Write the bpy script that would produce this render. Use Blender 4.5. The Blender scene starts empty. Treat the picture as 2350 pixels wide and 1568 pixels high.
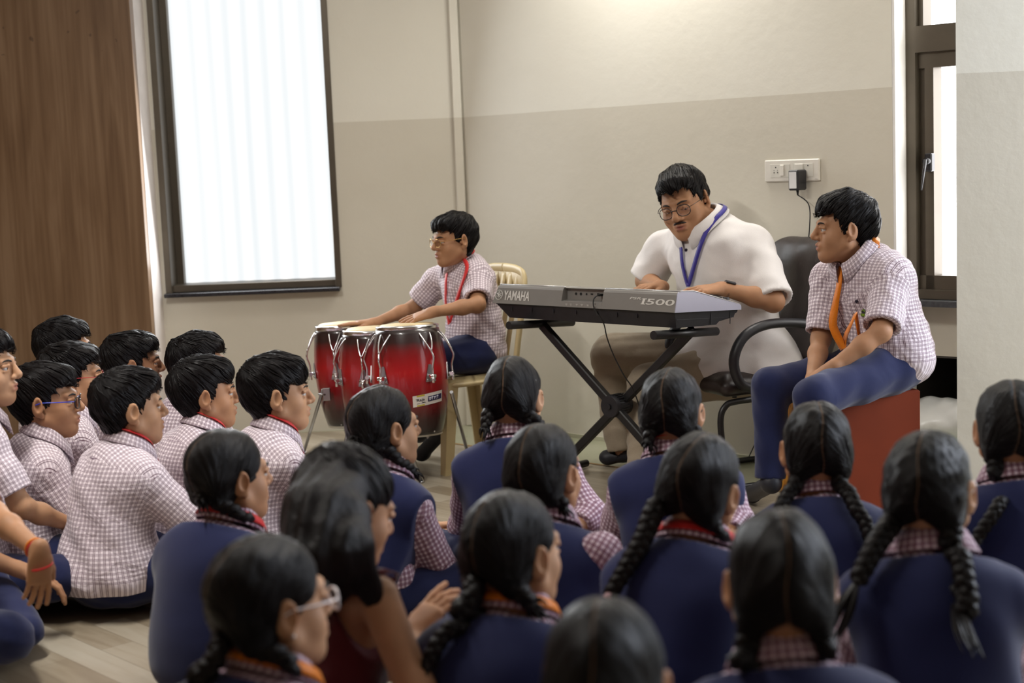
import bpy, math, random
import numpy as np
from mathutils import Vector, Matrix

# ------------------------------------------------------------------ camera, sky, lights, exposure
SC = bpy.context.scene
COL = SC.collection
FPX, CAM_H, ROLL, PITCH = 3400.0, 1.30, 0.04, 0.11972
cam_d = bpy.data.cameras.new('camera'); cam = bpy.data.objects.new('camera', cam_d); COL.objects.link(cam)
cam_d.sensor_width = 36.0; cam_d.lens = FPX * 36.0 / 2350.0; cam_d.clip_start = 0.05
_f = np.array([0, math.cos(PITCH), -math.sin(PITCH)]); _r0 = np.array([1.0, 0, 0]); _u0 = np.array([0, math.sin(PITCH), math.cos(PITCH)])
CU = math.cos(ROLL) * _u0 + math.sin(ROLL) * _r0; CR = math.cos(ROLL) * _r0 - math.sin(ROLL) * _u0; CF = _f
CO = np.array([0.0, 0.0, CAM_H])
cam.matrix_world = Matrix(((CR[0], CU[0], -CF[0], 0), (CR[1], CU[1], -CF[1], 0), (CR[2], CU[2], -CF[2], CAM_H), (0, 0, 0, 1)))
cam_d.dof.use_dof = True; cam_d.dof.focus_distance = 5.3; cam_d.dof.aperture_fstop = 2.5
SC.camera = cam
SC.view_settings.view_transform = 'Standard'; SC.view_settings.look = 'None'
SC.view_settings.gamma = 1.0; SC.view_settings.use_curve_mapping = False
SC.view_settings.exposure = 0.42
W = bpy.data.worlds.new('daylight'); SC.world = W; W.use_nodes = True
W.node_tree.nodes['Background'].inputs[0].default_value = (0.93, 0.96, 1.0, 1)
W.node_tree.nodes['Background'].inputs[1].default_value = 1.6

def area_light(name, loc, target, sx, sy, power, color):
    d = bpy.data.lights.new(name, 'AREA'); d.shape = 'RECTANGLE'; d.size = sx; d.size_y = sy; d.energy = power; d.color = color
    o = bpy.data.objects.new(name, d); COL.objects.link(o); o.location = loc
    o.rotation_euler = (Vector(target) - Vector(loc)).to_track_quat('-Z', 'Y').to_euler()
    return o
# daylight through the windows of the right-hand wall and the tall window beside the wood panelling
area_light('daylight_right_windows', (3.9, 4.45, 1.75), (0.0, 4.3, 0.6), 2.2, 1.5, 108, (0.80, 0.87, 1.0))
area_light('daylight_tall_window', (-1.28, 7.22, 1.6), (-1.0, 4.0, 0.9), 0.72, 1.5, 26, (0.95, 0.98, 1.0))
# tube lamp of the angled wall, then an added fill lamp on the ceiling
area_light('tube_lamp_light', (0.62, 6.30, 2.60), (0.45, 5.7, 0), 1.15, 0.12, 17, (1.0, 0.96, 0.90))

area_light('added_ceiling_fill', (-1.5, 3.7, 2.88), (-1.5, 3.7, 0), 0.12, 1.2, 54, (1.0, 0.96, 0.9))  # fill lamp added to brighten the boys, panelling and floor at left

def ray(px, py):
    return CF + (px - 1175.0) / FPX * CR + (784.0 - py) / FPX * CU
def at(px, py, depth):
    return CO + ray(px, py) * depth
def on_z(px, py, z):
    v = ray(px, py); return CO + v * ((z - CAM_H) / v[2])
def on_y(px, py, y):
    v = ray(px, py); return CO + v * (y / v[1])
# ------------------------------------------------------------------ materials
def nodes(name):
    m = bpy.data.materials.new(name); m.use_nodes = True
    nt = m.node_tree; b = nt.nodes['Principled BSDF']
    return m, nt, b
def N(nt, kind, **kw):
    n = nt.nodes.new(kind)
    for k, v in kw.items():
        if k.startswith('i_'):
            key = k[2:]; key = int(key) if key.isdigit() else key.replace('_', ' ')
            n.inputs[key].default_value = v
        else: setattr(n, k, v)
    return n
def L(nt, a, b): nt.links.new(a, b)
def mathn(nt, op, a, b=None, c=None):
    n = nt.nodes.new('ShaderNodeMath'); n.operation = op
    for i, v in enumerate((a, b, c)):
        if v is None: continue
        if isinstance(v, (int, float)): n.inputs[i].default_value = v
        else: nt.links.new(v, n.inputs[i])
    return n.outputs[0]
def mixc(nt, fac, a, b, blend='MIX'):
    n = nt.nodes.new('ShaderNodeMix'); n.data_type = 'RGBA'; n.blend_type = blend
    for sock, v in ((n.inputs[0], fac), (n.inputs[6], a), (n.inputs[7], b)):
        if isinstance(v, (int, float)): sock.default_value = v
        elif isinstance(v, tuple): sock.default_value = v if len(v) == 4 else (*v, 1)
        else: nt.links.new(v, sock)
    return n.outputs[2]
def ramp(nt, fac, stops):
    n = nt.nodes.new('ShaderNodeValToRGB'); L(nt, fac, n.inputs[0])
    e = n.color_ramp.elements
    while len(e) < len(stops): e.new(0.5)
    for i, (p, c) in enumerate(stops):
        e[i].position = p; e[i].color = c if len(c) == 4 else (*c, 1)
    return n.outputs[0]
def bump(nt, b, height, strength=0.3, dist=0.002):
    n = nt.nodes.new('ShaderNodeBump'); n.inputs['Strength'].default_value = strength; n.inputs['Distance'].default_value = dist
    L(nt, height, n.inputs['Height']); L(nt, n.outputs[0], b.inputs['Normal']); return n
def plain(name, col, rough=0.5, metal=0.0, var=0.06, scale=12.0, bmp=0.0, bscale=150.0, coat=0.0, sheen=0.0):
    m, nt, b = nodes(name)
    tc = N(nt, 'ShaderNodeTexCoord'); no = N(nt, 'ShaderNodeTexNoise'); no.inputs['Scale'].default_value = scale; no.inputs['Detail'].default_value = 4
    L(nt, tc.outputs['Object'], no.inputs['Vector'])
    lo = tuple(max(0, c * (1 - var)) for c in col); hi = tuple(min(1, c * (1 + var)) for c in col)
    L(nt, ramp(nt, no.outputs[0], [(0.3, lo), (0.7, hi)]), b.inputs['Base Color'])
    b.inputs['Roughness'].default_value = rough; b.inputs['Metallic'].default_value = metal
    if coat: b.inputs['Coat Weight'].default_value = coat
    if sheen: b.inputs['Sheen Weight'].default_value = sheen; b.inputs['Sheen Roughness'].default_value = 0.5
    if bmp:
        n2 = N(nt, 'ShaderNodeTexNoise'); n2.inputs['Scale'].default_value = bscale; n2.inputs['Detail'].default_value = 3
        L(nt, tc.outputs['Object'], n2.inputs['Vector']); bump(nt, b, n2.outputs[0], bmp, 0.002)
    return m

# ------------------------------------------------------------------ objects
def link(o, parent=None):
    COL.objects.link(o)
    if parent is not None: o.parent = parent
    return o
def tag(o, label, cat, group=None):
    o['label'] = label; o['category'] = cat
    if group: o['group'] = group
    return o
def thing(name, label, cat, loc=(0, 0, 0), rz=0.0, group=None):
    o = bpy.data.objects.new(name, None); o.empty_display_size = 0.1; COL.objects.link(o)
    o.location = loc; o.rotation_euler = (0, 0, rz)
    return tag(o, label, cat, group)
def struct(o): o['kind'] = 'structure'; return o

def mesh_np(name, V, Fq, mat, parent=None, smooth=True, uv=None, attrs=None, mats=None, midx=None):
    """V (n,3) array, Fq list/array of quads or tris (all of one size) or a list of arrays of each size"""
    me = bpy.data.meshes.new(name)
    groups = Fq if isinstance(Fq, list) else [Fq]
    groups = [np.asarray(g, dtype=np.int32) for g in groups if len(g)]
    me.vertices.add(len(V)); me.vertices.foreach_set('co', np.asarray(V, dtype=np.float32).ravel())
    nl = sum(g.size for g in groups); nf = sum(len(g) for g in groups)
    me.loops.add(nl); me.polygons.add(nf)
    me.loops.foreach_set('vertex_index', np.concatenate([g.ravel() for g in groups]).astype(np.int32))
    tot = np.concatenate([np.full(len(g), g.shape[1], dtype=np.int32) for g in groups])
    st = np.concatenate([[0], np.cumsum(tot)[:-1]]).astype(np.int32)
    me.polygons.foreach_set('loop_start', st)
    try: me.polygons.foreach_set('loop_total', tot)
    except Exception: pass
    me.polygons.foreach_set('use_smooth', np.full(nf, bool(smooth)))
    for mm in (mats or [mat]): me.materials.append(mm)
    if midx is not None: me.polygons.foreach_set('material_index', np.asarray(midx, dtype=np.int32))
    if uv is not None:
        l = me.uv_layers.new(name='UVMap'); l.data.foreach_set('uv', np.asarray(uv, dtype=np.float32).ravel())
    for k, a in (attrs or {}).items():
        a = np.asarray(a, dtype=np.float32)
        if a.ndim == 1: at_ = me.attributes.new(k, 'FLOAT', 'POINT'); at_.data.foreach_set('value', a)
        else: at_ = me.attributes.new(k, 'FLOAT_VECTOR', 'POINT'); at_.data.foreach_set('vector', a.ravel())
    me.update(calc_edges=True); me.validate()
    return link(bpy.data.objects.new(name, me), parent)

class MB:
    """collects shapes, then links them as one mesh"""
    def __init__(s): s.v = []; s.f = []; s.m = []; s.sm = []
    def add(s, vs, fs, mi=0, smooth=True):
        o = len(s.v); s.v += [tuple(map(float, p)) for p in vs]
        for f in fs: s.f.append(tuple(i + o for i in f)); s.m.append(mi); s.sm.append(smooth)
        return s
    def box(s, c, d, R=None, mi=0, bev=0.0):
        """box of full size d at c; bev chamfers every edge"""
        hx, hy, hz = d[0] / 2, d[1] / 2, d[2] / 2
        R = np.eye(3) if R is None else np.asarray(R)
        c = np.asarray(c, float)
        if bev <= 0:
            P = [np.array((x, y, z)) for z in (-hz, hz) for y in (-hy, hy) for x in (-hx, hx)]
            F = [(0, 2, 3, 1), (4, 5, 7, 6), (0, 1, 5, 4), (2, 6, 7, 3), (0, 4, 6, 2), (1, 3, 7, 5)]
            return s.add([c + R @ p for p in P], F, mi, False)
        b = min(bev, hx * .98, hy * .98, hz * .98)
        P = []; idx = {}
        for sx in (-1, 1):
            for sy in (-1, 1):
                for sz in (-1, 1):
                    for ax in range(3):
                        q = [sx * (hx - b), sy * (hy - b), sz * (hz - b)]
                        q[ax] = (sx, sy, sz)[ax] * (hx, hy, hz)[ax]
                        idx[(sx, sy, sz, ax)] = len(P); P.append(np.array(q))
        F = []
        for ax in range(3):
            o = [a for a in range(3) if a != ax]
            for sg in (-1, 1):
                q = []
                for (u, w) in ((-1, -1), (1, -1), (1, 1), (-1, 1)):
                    k = [0, 0, 0]; k[ax] = sg; k[o[0]] = u; k[o[1]] = w; q.append(idx[(*k, ax)])
                F.append(q)
            for u in (-1, 1):          # the edges that run along ax
                for w in (-1, 1):
                    q = []
                    for e, a2 in ((-1, o[0]), (1, o[0]), (1, o[1]), (-1, o[1])):
                        k = [0, 0, 0]; k[ax] = e; k[o[0]] = u; k[o[1]] = w; q.append(idx[(*k, a2)])
                    F.append(q)
        for sx in (-1, 1):
            for sy in (-1, 1):
                for sz in (-1, 1): F.append([idx[(sx, sy, sz, a)] for a in range(3)])
        PP = np.array(P); G = []
        for f in F:
            a, b_, c_ = PP[f[0]], PP[f[1]], PP[f[2]]
            n = np.cross(b_ - a, c_ - a)
            G.append(tuple(f) if n @ PP[list(f)].mean(0) > 0 else tuple(reversed(f)))
        return s.add([c + R @ p for p in P], G, mi, False)
    def tube(s, pts, r, seg=10, mi=0, cap=True, flat=1.0, up=(0, 0, 1), closed=False):
        pts = [np.asarray(p, float) for p in pts]; n = len(pts)
        rr = [r] * n if isinstance(r, (int, float)) else list(r)
        vs = []; up = np.asarray(up, float); prev = None
        for i, p in enumerate(pts):
            if closed: t = pts[(i + 1) % n] - pts[i - 1]
            else: t = pts[min(i + 1, n - 1)] - pts[max(i - 1, 0)]
            t = t / (np.linalg.norm(t) + 1e-12)
            if prev is None:
                a = up - t * (up @ t)
                if np.linalg.norm(a) < 1e-3: a = np.array([1.0, 0, 0]) - t * t[0]
            else: a = prev - t * (prev @ t)
            a /= np.linalg.norm(a) + 1e-12; prev = a; b = np.cross(t, a)
            for k in range(seg):
                th = 2 * math.pi * k / seg
                vs.append(p + rr[i] * (math.cos(th) * a * flat + math.sin(th) * b))
        fs = []
        m = n if closed else n - 1
        for i in range(m):
            j = (i + 1) % n
            for k in range(seg):
                k2 = (k + 1) % seg
                fs.append((i * seg + k, i * seg + k2, j * seg + k2, j * seg + k))
        s.add(vs, fs, mi, True)
        if cap and not closed:
            o = len(s.v) - len(vs)
            s.f.append(tuple(o + k for k in reversed(range(seg)))); s.m.append(mi); s.sm.append(False)
            s.f.append(tuple(o + (n - 1) * seg + k for k in range(seg))); s.m.append(mi); s.sm.append(False)
        return s
    def lathe(s, prof, seg=40, M=None, mi=0):
        """prof [(r,z)...] around z, then transform M (4x4 numpy)"""
        vs = []; fs = []
        for (r, z) in prof:
            for k in range(seg):
                th = 2 * math.pi * k / seg; vs.append((r * math.cos(th), r * math.sin(th), z))
        for i in range(len(prof) - 1):
            for k in range(seg):
                k2 = (k + 1) % seg; fs.append((i * seg + k, i * seg + k2, (i + 1) * seg + k2, (i + 1) * seg + k))
        if M is not None: vs = [(M @ np.array((*v, 1.0)))[:3] for v in vs]
        return s.add(vs, fs, mi, True)
    def prism(s, poly, z0, z1, fn=None, mi=0):
        """poly in 2-D ccw, extruded z0..z1; fn maps (x,y,z) to a point"""
        n = len(poly); fn = fn or (lambda x, y, z: (x, y, z))
        vs = [fn(x, y, z0) for x, y in poly] + [fn(x, y, z1) for x, y in poly]
        fs = [tuple(reversed(range(n))), tuple(range(n, 2 * n))] + [(i, (i + 1) % n, n + (i + 1) % n, n + i) for i in range(n)]
        return s.add(vs, fs, mi, False)
    def ball(s, c, r, seg=14, ring=9, mi=0, R=None):
        r = np.array([r] * 3 if isinstance(r, (int, float)) else r, float); R = np.eye(3) if R is None else R
        vs = []; fs = []
        for i in range(ring + 1):
            ph = math.pi * i / ring
            for k in range(seg):
                th = 2 * math.pi * k / seg
                vs.append(np.asarray(c) + R @ (r * np.array((math.sin(ph) * math.cos(th), math.sin(ph) * math.sin(th), math.cos(ph)))))
        for i in range(ring):
            for k in range(seg):
                k2 = (k + 1) % seg; fs.append((i * seg + k, (i + 1) * seg + k, (i + 1) * seg + k2, i * seg + k2))
        return s.add(vs, fs, mi, True)
    def build(s, name, mat, parent=None):
        me = bpy.data.meshes.new(name); me.from_pydata(s.v, [], s.f)
        for m in (mat if isinstance(mat, (list, tuple)) else [mat]): me.materials.append(m)
        me.polygons.foreach_set('material_index', s.m); me.polygons.foreach_set('use_smooth', s.sm)
        me.update(); me.validate()
        return link(bpy.data.objects.new(name, me), parent)

def rotm(ax, ang):
    return np.array(Matrix.Rotation(ang, 3, Vector(ax)))
def rz3(a): c, s = math.cos(a), math.sin(a); return np.array(((c, -s, 0), (s, c, 0), (0, 0, 1.0)))
def basis(x, z):
    """rotation whose columns are x, y, z with x kept and z near"""
    x = np.asarray(x, float); x = x / np.linalg.norm(x); z = np.asarray(z, float)
    y = np.cross(z, x); y /= np.linalg.norm(y); return np.column_stack((x, y, np.cross(x, y)))
def spline(P, n=40, closed=False):
    """Catmull-Rom through the points"""
    P = [np.asarray(p, float) for p in P]; out = []; m = len(P)
    if m == 2: return [P[0] + (P[1] - P[0]) * t for t in np.linspace(0, 1, n)]
    segs = m if closed else m - 1; per = max(2, n // segs)
    for i in range(segs):
        g = (lambda k: P[k % m]) if closed else (lambda k: P[min(max(k, 0), m - 1)])
        p0, p1, p2, p3 = g(i - 1), g(i), g(i + 1), g(i + 2)
        for t in np.linspace(0, 1, per, endpoint=False):
            out.append(.5 * ((2 * p1) + (-p0 + p2) * t + (2 * p0 - 5 * p1 + 4 * p2 - p3) * t * t + (-p0 + 3 * p1 - 3 * p2 + p3) * t ** 3))
    if not closed: out.append(P[-1])
    return out
def text_mesh(name, body, mat, parent, fn, height, width=None, bold=0.0, shear=0.0, depth=0.0006):
    """lettering laid on a surface: fn maps flat (u, v, w) text coordinates, in metres, to a point"""
    cu = bpy.data.curves.new(name, 'FONT'); cu.body = body; cu.size = 1.0; cu.offset = bold; cu.shear = shear; cu.resolution_u = 4
    cu.extrude = 0.5
    o = bpy.data.objects.new(name, cu); COL.objects.link(o); bpy.context.view_layer.update()
    me = bpy.data.meshes.new_from_object(o.evaluated_get(bpy.context.evaluated_depsgraph_get()))
    bpy.data.objects.remove(o); bpy.data.curves.remove(cu)
    co = np.empty(len(me.vertices) * 3, np.float32); me.vertices.foreach_get('co', co); co = co.reshape(-1, 3)
    mn, mx = co.min(0), co.max(0); sv = height / (mx[1] - mn[1]); su = sv if width is None else width / (mx[0] - mn[0])
    new = [fn((p[0] - mn[0]) * su, (p[1] - mn[1]) * sv, (p[2] + .5) * depth) for p in co]
    me.vertices.foreach_set('co', np.asarray(new, np.float32).ravel()); me.materials.clear(); me.materials.append(mat); me.update(); me.name = name
    return link(bpy.data.objects.new(name, me), parent)

# ------------------------------------------------------------------ soft solids: rounded cones and ellipsoids blended into one skin
def smin(a, b, k):
    h = np.clip(.5 + .5 * (b - a) / k, 0, 1); return b * (1 - h) + a * h - k * h * (1 - h)
class Solid:
    def __init__(s): s.p = []
    def cone(s, a, b, r1, r2, k=.03, op=0): s.p.append(('c', np.asarray(a, np.float32), np.asarray(b, np.float32), r1, r2, k, op)); return s
    def ell(s, c, r, R=None, k=.03, op=0): s.p.append(('e', np.asarray(c, np.float32), np.asarray(r, np.float32), np.eye(3, dtype=np.float32) if R is None else np.asarray(R, np.float32), 0, k, op)); return s
    def box(s, c, h, R=None, rad=.01, k=.01, op=0): s.p.append(('b', np.asarray(c, np.float32), np.asarray(h, np.float32), np.eye(3, dtype=np.float32) if R is None else np.asarray(R, np.float32), rad, k, op)); return s
    def plane(s, p, n, k=.003): s.p.append(('p', np.asarray(p, np.float32), np.asarray(n, np.float32) / np.linalg.norm(n), 0, 0, k, 1)); return s   # removes the side n points to
    def off(s, d): s.p.append(('o', d)); return s
    def wob(s, amp, freq, seed, dirs=5):
        r = np.random.RandomState(seed); s.p.append(('w', amp, (r.randn(dirs, 3) * freq).astype(np.float32), r.rand(dirs) * 6.28)); return s
    def sub(s, other, k=.005, d=0.0): s.p.append(('s', other, d, k)); return s
    def add(s, other, k=.02, d=0.0): s.p.append(('u', other, d, k)); return s
    def cut(s, other, k=.005, d=0.0): s.p.append(('i', other, d, k)); return s
    def fn(s, f): s.p.append(('f', f)); return s
    def __call__(s, P):
        P = np.asarray(P, np.float32); d = np.full(len(P), 9.0, np.float32)
        for q in s.p:
            t = q[0]
            if t == 'o': d = d - q[1]; continue
            if t == 'w': d = d + q[1] * np.sin(P @ q[2].T + q[3]).mean(1); continue
            if t == 's': d = -smin(-d, q[1](P) - q[2], q[3]); continue
            if t == 'u': d = smin(d, q[1](P) - q[2], q[3]); continue
            if t == 'i': d = -smin(-d, -(q[1](P) - q[2]), q[3]); continue
            if t == 'f': d = q[1](P, d); continue
            if t == 'c':
                ba = q[2] - q[1]; pa = P - q[1]; h = np.clip(pa @ ba / (ba @ ba + 1e-9), 0, 1)
                e = np.sqrt(((pa - h[:, None] * ba) ** 2).sum(1)) - (q[3] + (q[4] - q[3]) * h)
            elif t == 'e':
                x = (P - q[1]) @ q[3]; k0 = np.sqrt(((x / q[2]) ** 2).sum(1)); k1 = np.sqrt(((x / q[2] ** 2) ** 2).sum(1)) + 1e-6
                e = k0 * (k0 - 1) / k1
            elif t == 'b':
                x = np.abs((P - q[1]) @ q[3]) - q[2] + q[4]
                e = np.sqrt((np.maximum(x, 0) ** 2).sum(1)) + np.minimum(x.max(1), 0) - q[4]
            elif t == 'p': e = -((P - q[1]) @ q[2])
            k, op = q[-2], q[-1]
            d = smin(d, e, k) if op == 0 else -smin(-d, e, k)
        return d
    def grad(s, P, h=.002):
        E = np.eye(3, dtype=np.float32) * h
        g = np.stack([s(P + E[i]) - s(P - E[i]) for i in range(3)], 1); return g / (np.linalg.norm(g, axis=1, keepdims=True) + 1e-9)
    def push(s, P, d, it=4):
        """moves points onto the surface at distance d"""
        P = np.asarray(P, np.float32).copy()
        for _ in range(it): P -= (s(P) - d)[:, None] * s.grad(P)
        return P
    def outside(s, P, d, it=3):
        P = np.asarray(P, np.float32).copy()
        for _ in range(it):
            e = np.minimum(s(P) - d, 0); P -= e[:, None] * s.grad(P)
        return P

def skin(sol, lo, hi, h, newton=1):
    """surface nets over blocks near the surface: returns vertices and quads"""
    lo = np.asarray(lo, np.float32); B = 8
    nb = np.maximum(1, np.ceil((np.asarray(hi) - lo) / (h * B)).astype(int)); n = nb * B
    g = np.stack(np.meshgrid(*[np.arange(k) for k in nb], indexing='ij'), -1).reshape(-1, 3)
    cd = sol(lo + (g * B + (B - 1) / 2) * h)
    act = np.abs(cd) < h * B * 0.87 * 1.9 + .006
    D = np.where(cd < 0, -1, 1).astype(np.float32).reshape(*nb, 1, 1, 1) * np.ones((1, 1, 1, B, B, B), np.float32)
    ga = g[act]; k = np.arange(B); sub = np.stack(np.meshgrid(k, k, k, indexing='ij'), -1).reshape(-1, 3)
    out = []
    for i in range(0, len(ga), 400):
        c = ga[i:i + 400]; pts = (lo + (c[:, None, :] * B + sub[None]) * h).reshape(-1, 3); out.append(sol(pts))
    if out: D.reshape(-1, B, B, B)[np.nonzero(act)[0]] = np.concatenate(out).reshape(-1, B, B, B)
    D = D.transpose(0, 3, 1, 4, 2, 5).reshape(*n)
    D[0] = np.maximum(D[0], h*.5); D[-1] = np.maximum(D[-1], h*.5); D[:, 0] = np.maximum(D[:, 0], h*.5); D[:, -1] = np.maximum(D[:, -1], h*.5); D[:, :, 0] = np.maximum(D[:, :, 0], h*.5); D[:, :, -1] = np.maximum(D[:, :, -1], h*.5)
    S = D < 0
    cs = [(0, 0, 0), (1, 0, 0), (0, 1, 0), (1, 1, 0), (0, 0, 1), (1, 0, 1), (0, 1, 1), (1, 1, 1)]
    sl = lambda A, c: A[c[0]:A.shape[0] - 1 + c[0], c[1]:A.shape[1] - 1 + c[1], c[2]:A.shape[2] - 1 + c[2]]
    cnt = sum(sl(S, c).astype(np.int8) for c in cs)
    cell = np.argwhere((cnt > 0) & (cnt < 8))
    if not len(cell): return np.zeros((0, 3), np.float32), np.zeros((0, 4), np.int32)
    val = np.stack([D[cell[:, 0] + c[0], cell[:, 1] + c[1], cell[:, 2] + c[2]] for c in cs], 1)
    acc = np.zeros((len(cell), 3), np.float32); w = np.zeros(len(cell), np.float32); ca = np.array(cs, np.float32)
    for a in range(8):
        for ax in range(3):
            if cs[a][ax] == 0:
                b = a | (1 << ax); m = (val[:, a] < 0) != (val[:, b] < 0)
                t = np.where(m, val[:, a] / np.where(m, val[:, a] - val[:, b], 1), 0)
                acc += m[:, None] * (ca[a] + t[:, None] * (ca[b] - ca[a])); w += m
    V = lo + (cell + acc / w[:, None]) * h
    idx = np.full(tuple(n), -1, np.int32); idx[cell[:, 0], cell[:, 1], cell[:, 2]] = np.arange(len(cell))
    Q = []
    for ax in range(3):
        u, v = (ax + 1) % 3, (ax + 2) % 3
        A = S[tuple(slice(0, -1) if i == ax else slice(1, -1) for i in range(3))]; Bq = S[tuple(slice(1, None) if i == ax else slice(1, -1) for i in range(3))]
        e = np.argwhere(A != Bq)
        if not len(e): continue
        off = np.ones(3, int); off[ax] = 0; e2 = e + off; inside = S[e2[:, 0], e2[:, 1], e2[:, 2]]
        def I(du, dv):
            q = e2.copy(); q[:, u] -= du; q[:, v] -= dv; return idx[q[:, 0], q[:, 1], q[:, 2]]
        q = np.stack([I(1, 1), I(0, 1), I(0, 0), I(1, 0)], 1)
        q[~inside] = q[~inside][:, ::-1]; Q.append(q)
    Q = np.concatenate(Q); Q = Q[(Q >= 0).all(1)]
    for _ in range(newton):
        d = np.clip(sol(V), -h, h); V = V - d[:, None] * sol.grad(V, h * .5)
    return V.astype(np.float32), Q.astype(np.int32)
# ------------------------------------------------------------------ the room
PAINT_Z = 1.535
def wall_paint(name):
    """cream above, grey-beige dado below 1.535 m, with faint roller marks and scuffs"""
    m, nt, b = nodes(name)
    g = N(nt, 'ShaderNodeNewGeometry'); sp = N(nt, 'ShaderNodeSeparateXYZ'); L(nt, g.outputs['Position'], sp.inputs[0])
    no = N(nt, 'ShaderNodeTexNoise'); no.inputs['Scale'].default_value = 1.7; no.inputs['Detail'].default_value = 5; L(nt, g.outputs['Position'], no.inputs['Vector'])
    wz = mathn(nt, 'ADD', sp.outputs[2], mathn(nt, 'MULTIPLY', no.outputs[0], 0.004))
    f = mathn(nt, 'GREATER_THAN', wz, PAINT_Z)
    up = ramp(nt, no.outputs[0], [(0.3, (0.73, 0.705, 0.615)), (0.7, (0.77, 0.75, 0.665))])
    dn = ramp(nt, no.outputs[0], [(0.3, (0.60, 0.565, 0.475)), (0.7, (0.645, 0.61, 0.52))])
    n2 = N(nt, 'ShaderNodeTexNoise'); n2.inputs['Scale'].default_value = 9; n2.inputs['Detail'].default_value = 6; n2.inputs['Roughness'].default_value = .7
    L(nt, g.outputs['Position'], n2.inputs['Vector'])
    c = mixc(nt, f, dn, up)
    c = mixc(nt, mathn(nt, 'MULTIPLY', mathn(nt, 'GREATER_THAN', n2.outputs[0], 0.735), 0.25), c, (0.33, 0.29, 0.23))
    L(nt, c, b.inputs['Base Color']); b.inputs['Roughness'].default_value = 0.42; b.inputs['Specular IOR Level'].default_value = 0.35
    n3 = N(nt, 'ShaderNodeTexNoise'); n3.inputs['Scale'].default_value = 26; n3.inputs['Detail'].default_value = 5; L(nt, g.outputs['Position'], n3.inputs['Vector'])
    bump(nt, b, n3.outputs[0], 0.12, 0.01)
    return m
M_WALL = wall_paint('painted_plaster')
M_WHITE = plain('white_plaster', (0.78, 0.74, 0.68), 0.6)
M_CREAM = plain('cream_paint', (0.80, 0.76, 0.66), 0.5)
M_ALU = plain('brown_anodised_aluminium', (0.105, 0.088, 0.066), 0.38, 0.55)
M_STONE = plain('black_granite', (0.018, 0.018, 0.022), 0.25, 0, .5, 90)

def plank_floor():
    m, nt, b = nodes('printed_wood_vinyl')
    g = N(nt, 'ShaderNodeNewGeometry'); mp = N(nt, 'ShaderNodeMapping'); L(nt, g.outputs['Position'], mp.inputs[0])
    mp.inputs['Rotation'].default_value = (0, 0, math.radians(47))
    br = N(nt, 'ShaderNodeTexBrick'); br.offset = 0.37; L(nt, mp.outputs[0], br.inputs['Vector'])
    for k, v in (('Scale', 1.0), ('Mortar Size', 0.0012), ('Mortar Smooth', 0.3), ('Bias', 0.0), ('Brick Width', 0.62), ('Row Height', 0.098)): br.inputs[k].default_value = v
    br.inputs['Color1'].default_value = (0, 0, 0, 1); br.inputs['Color2'].default_value = (1, 1, 1, 1); br.inputs['Mortar'].default_value = (0.5, 0.5, 0.5, 1)
    m2 = N(nt, 'ShaderNodeMapping'); m2.inputs['Scale'].default_value = (2.0, 17.0, 1.0); L(nt, mp.outputs[0], m2.inputs[0])
    no = N(nt, 'ShaderNodeTexNoise'); no.inputs['Scale'].default_value = 1.6; no.inputs['Detail'].default_value = 7; no.inputs['Distortion'].default_value = 1.1; L(nt, m2.outputs[0], no.inputs['Vector'])
    n2 = N(nt, 'ShaderNodeTexNoise'); n2.inputs['Scale'].default_value = 2.3; n2.inputs['Detail'].default_value = 3; L(nt, mp.outputs[0], n2.inputs['Vector'])
    bw = N(nt, 'ShaderNodeSeparateColor'); L(nt, br.outputs['Color'], bw.inputs[0])
    v = mathn(nt, 'ADD', mathn(nt, 'MULTIPLY', bw.outputs[0], 0.5), mathn(nt, 'MULTIPLY', no.outputs[0], 0.55))
    v = mathn(nt, 'ADD', v, mathn(nt, 'MULTIPLY', mathn(nt, 'SUBTRACT', n2.outputs[0], 0.5), 0.5))
    c = ramp(nt, v, [(0.1, (0.185, 0.145, 0.098)), (0.42, (0.285, 0.235, 0.168)), (0.62, (0.36, 0.31, 0.235)), (0.95, (0.43, 0.39, 0.315))])
    c = mixc(nt, mathn(nt, 'MULTIPLY', br.outputs['Fac'], 0.55), c, (0.12, 0.09, 0.06))
    L(nt, c, b.inputs['Base Color']); b.inputs['Roughness'].default_value = 0.33
    bump(nt, b, no.outputs[0], 0.06, 0.003)
    return m
def tile_floor():
    m, nt, b = nodes('polished_tile')
    g = N(nt, 'ShaderNodeNewGeometry'); no = N(nt, 'ShaderNodeTexNoise'); no.inputs['Scale'].default_value = 5; no.inputs['Detail'].default_value = 5; L(nt, g.outputs['Position'], no.inputs['Vector'])
    L(nt, ramp(nt, no.outputs[0], [(0.3, (0.30, 0.31, 0.20)), (0.7, (0.36, 0.36, 0.25))]), b.inputs['Base Color']); b.inputs['Roughness'].default_value = 0.12
    return m
M_VINYL, M_TILE = plank_floor(), tile_floor()
M_EDGE = plain('cut_vinyl_edge', (0.26, 0.15, 0.05), .6)

W2A, W2D, W2N = np.array([-0.19, 7.345, 0.0]), np.array([0.729, -0.685, 0.0]), np.array([0.685, 0.729, 0.0])   # the angled wall: start, direction, outward normal
def w2(s, out, z):
    """point on the angled wall: s metres along it, out metres behind its face (negative = into the room)"""
    return W2A + W2D * s + W2N * out + np.array([0, 0, z])
def on_w2(px, py, out=0.0):
    v = ray(px, py); t = ((W2A - CO) @ W2N + out) / (v @ W2N); return CO + v * t
def w2_s(p): return float((np.asarray(p) - W2A) @ W2D)
TOP = 2.95
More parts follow.
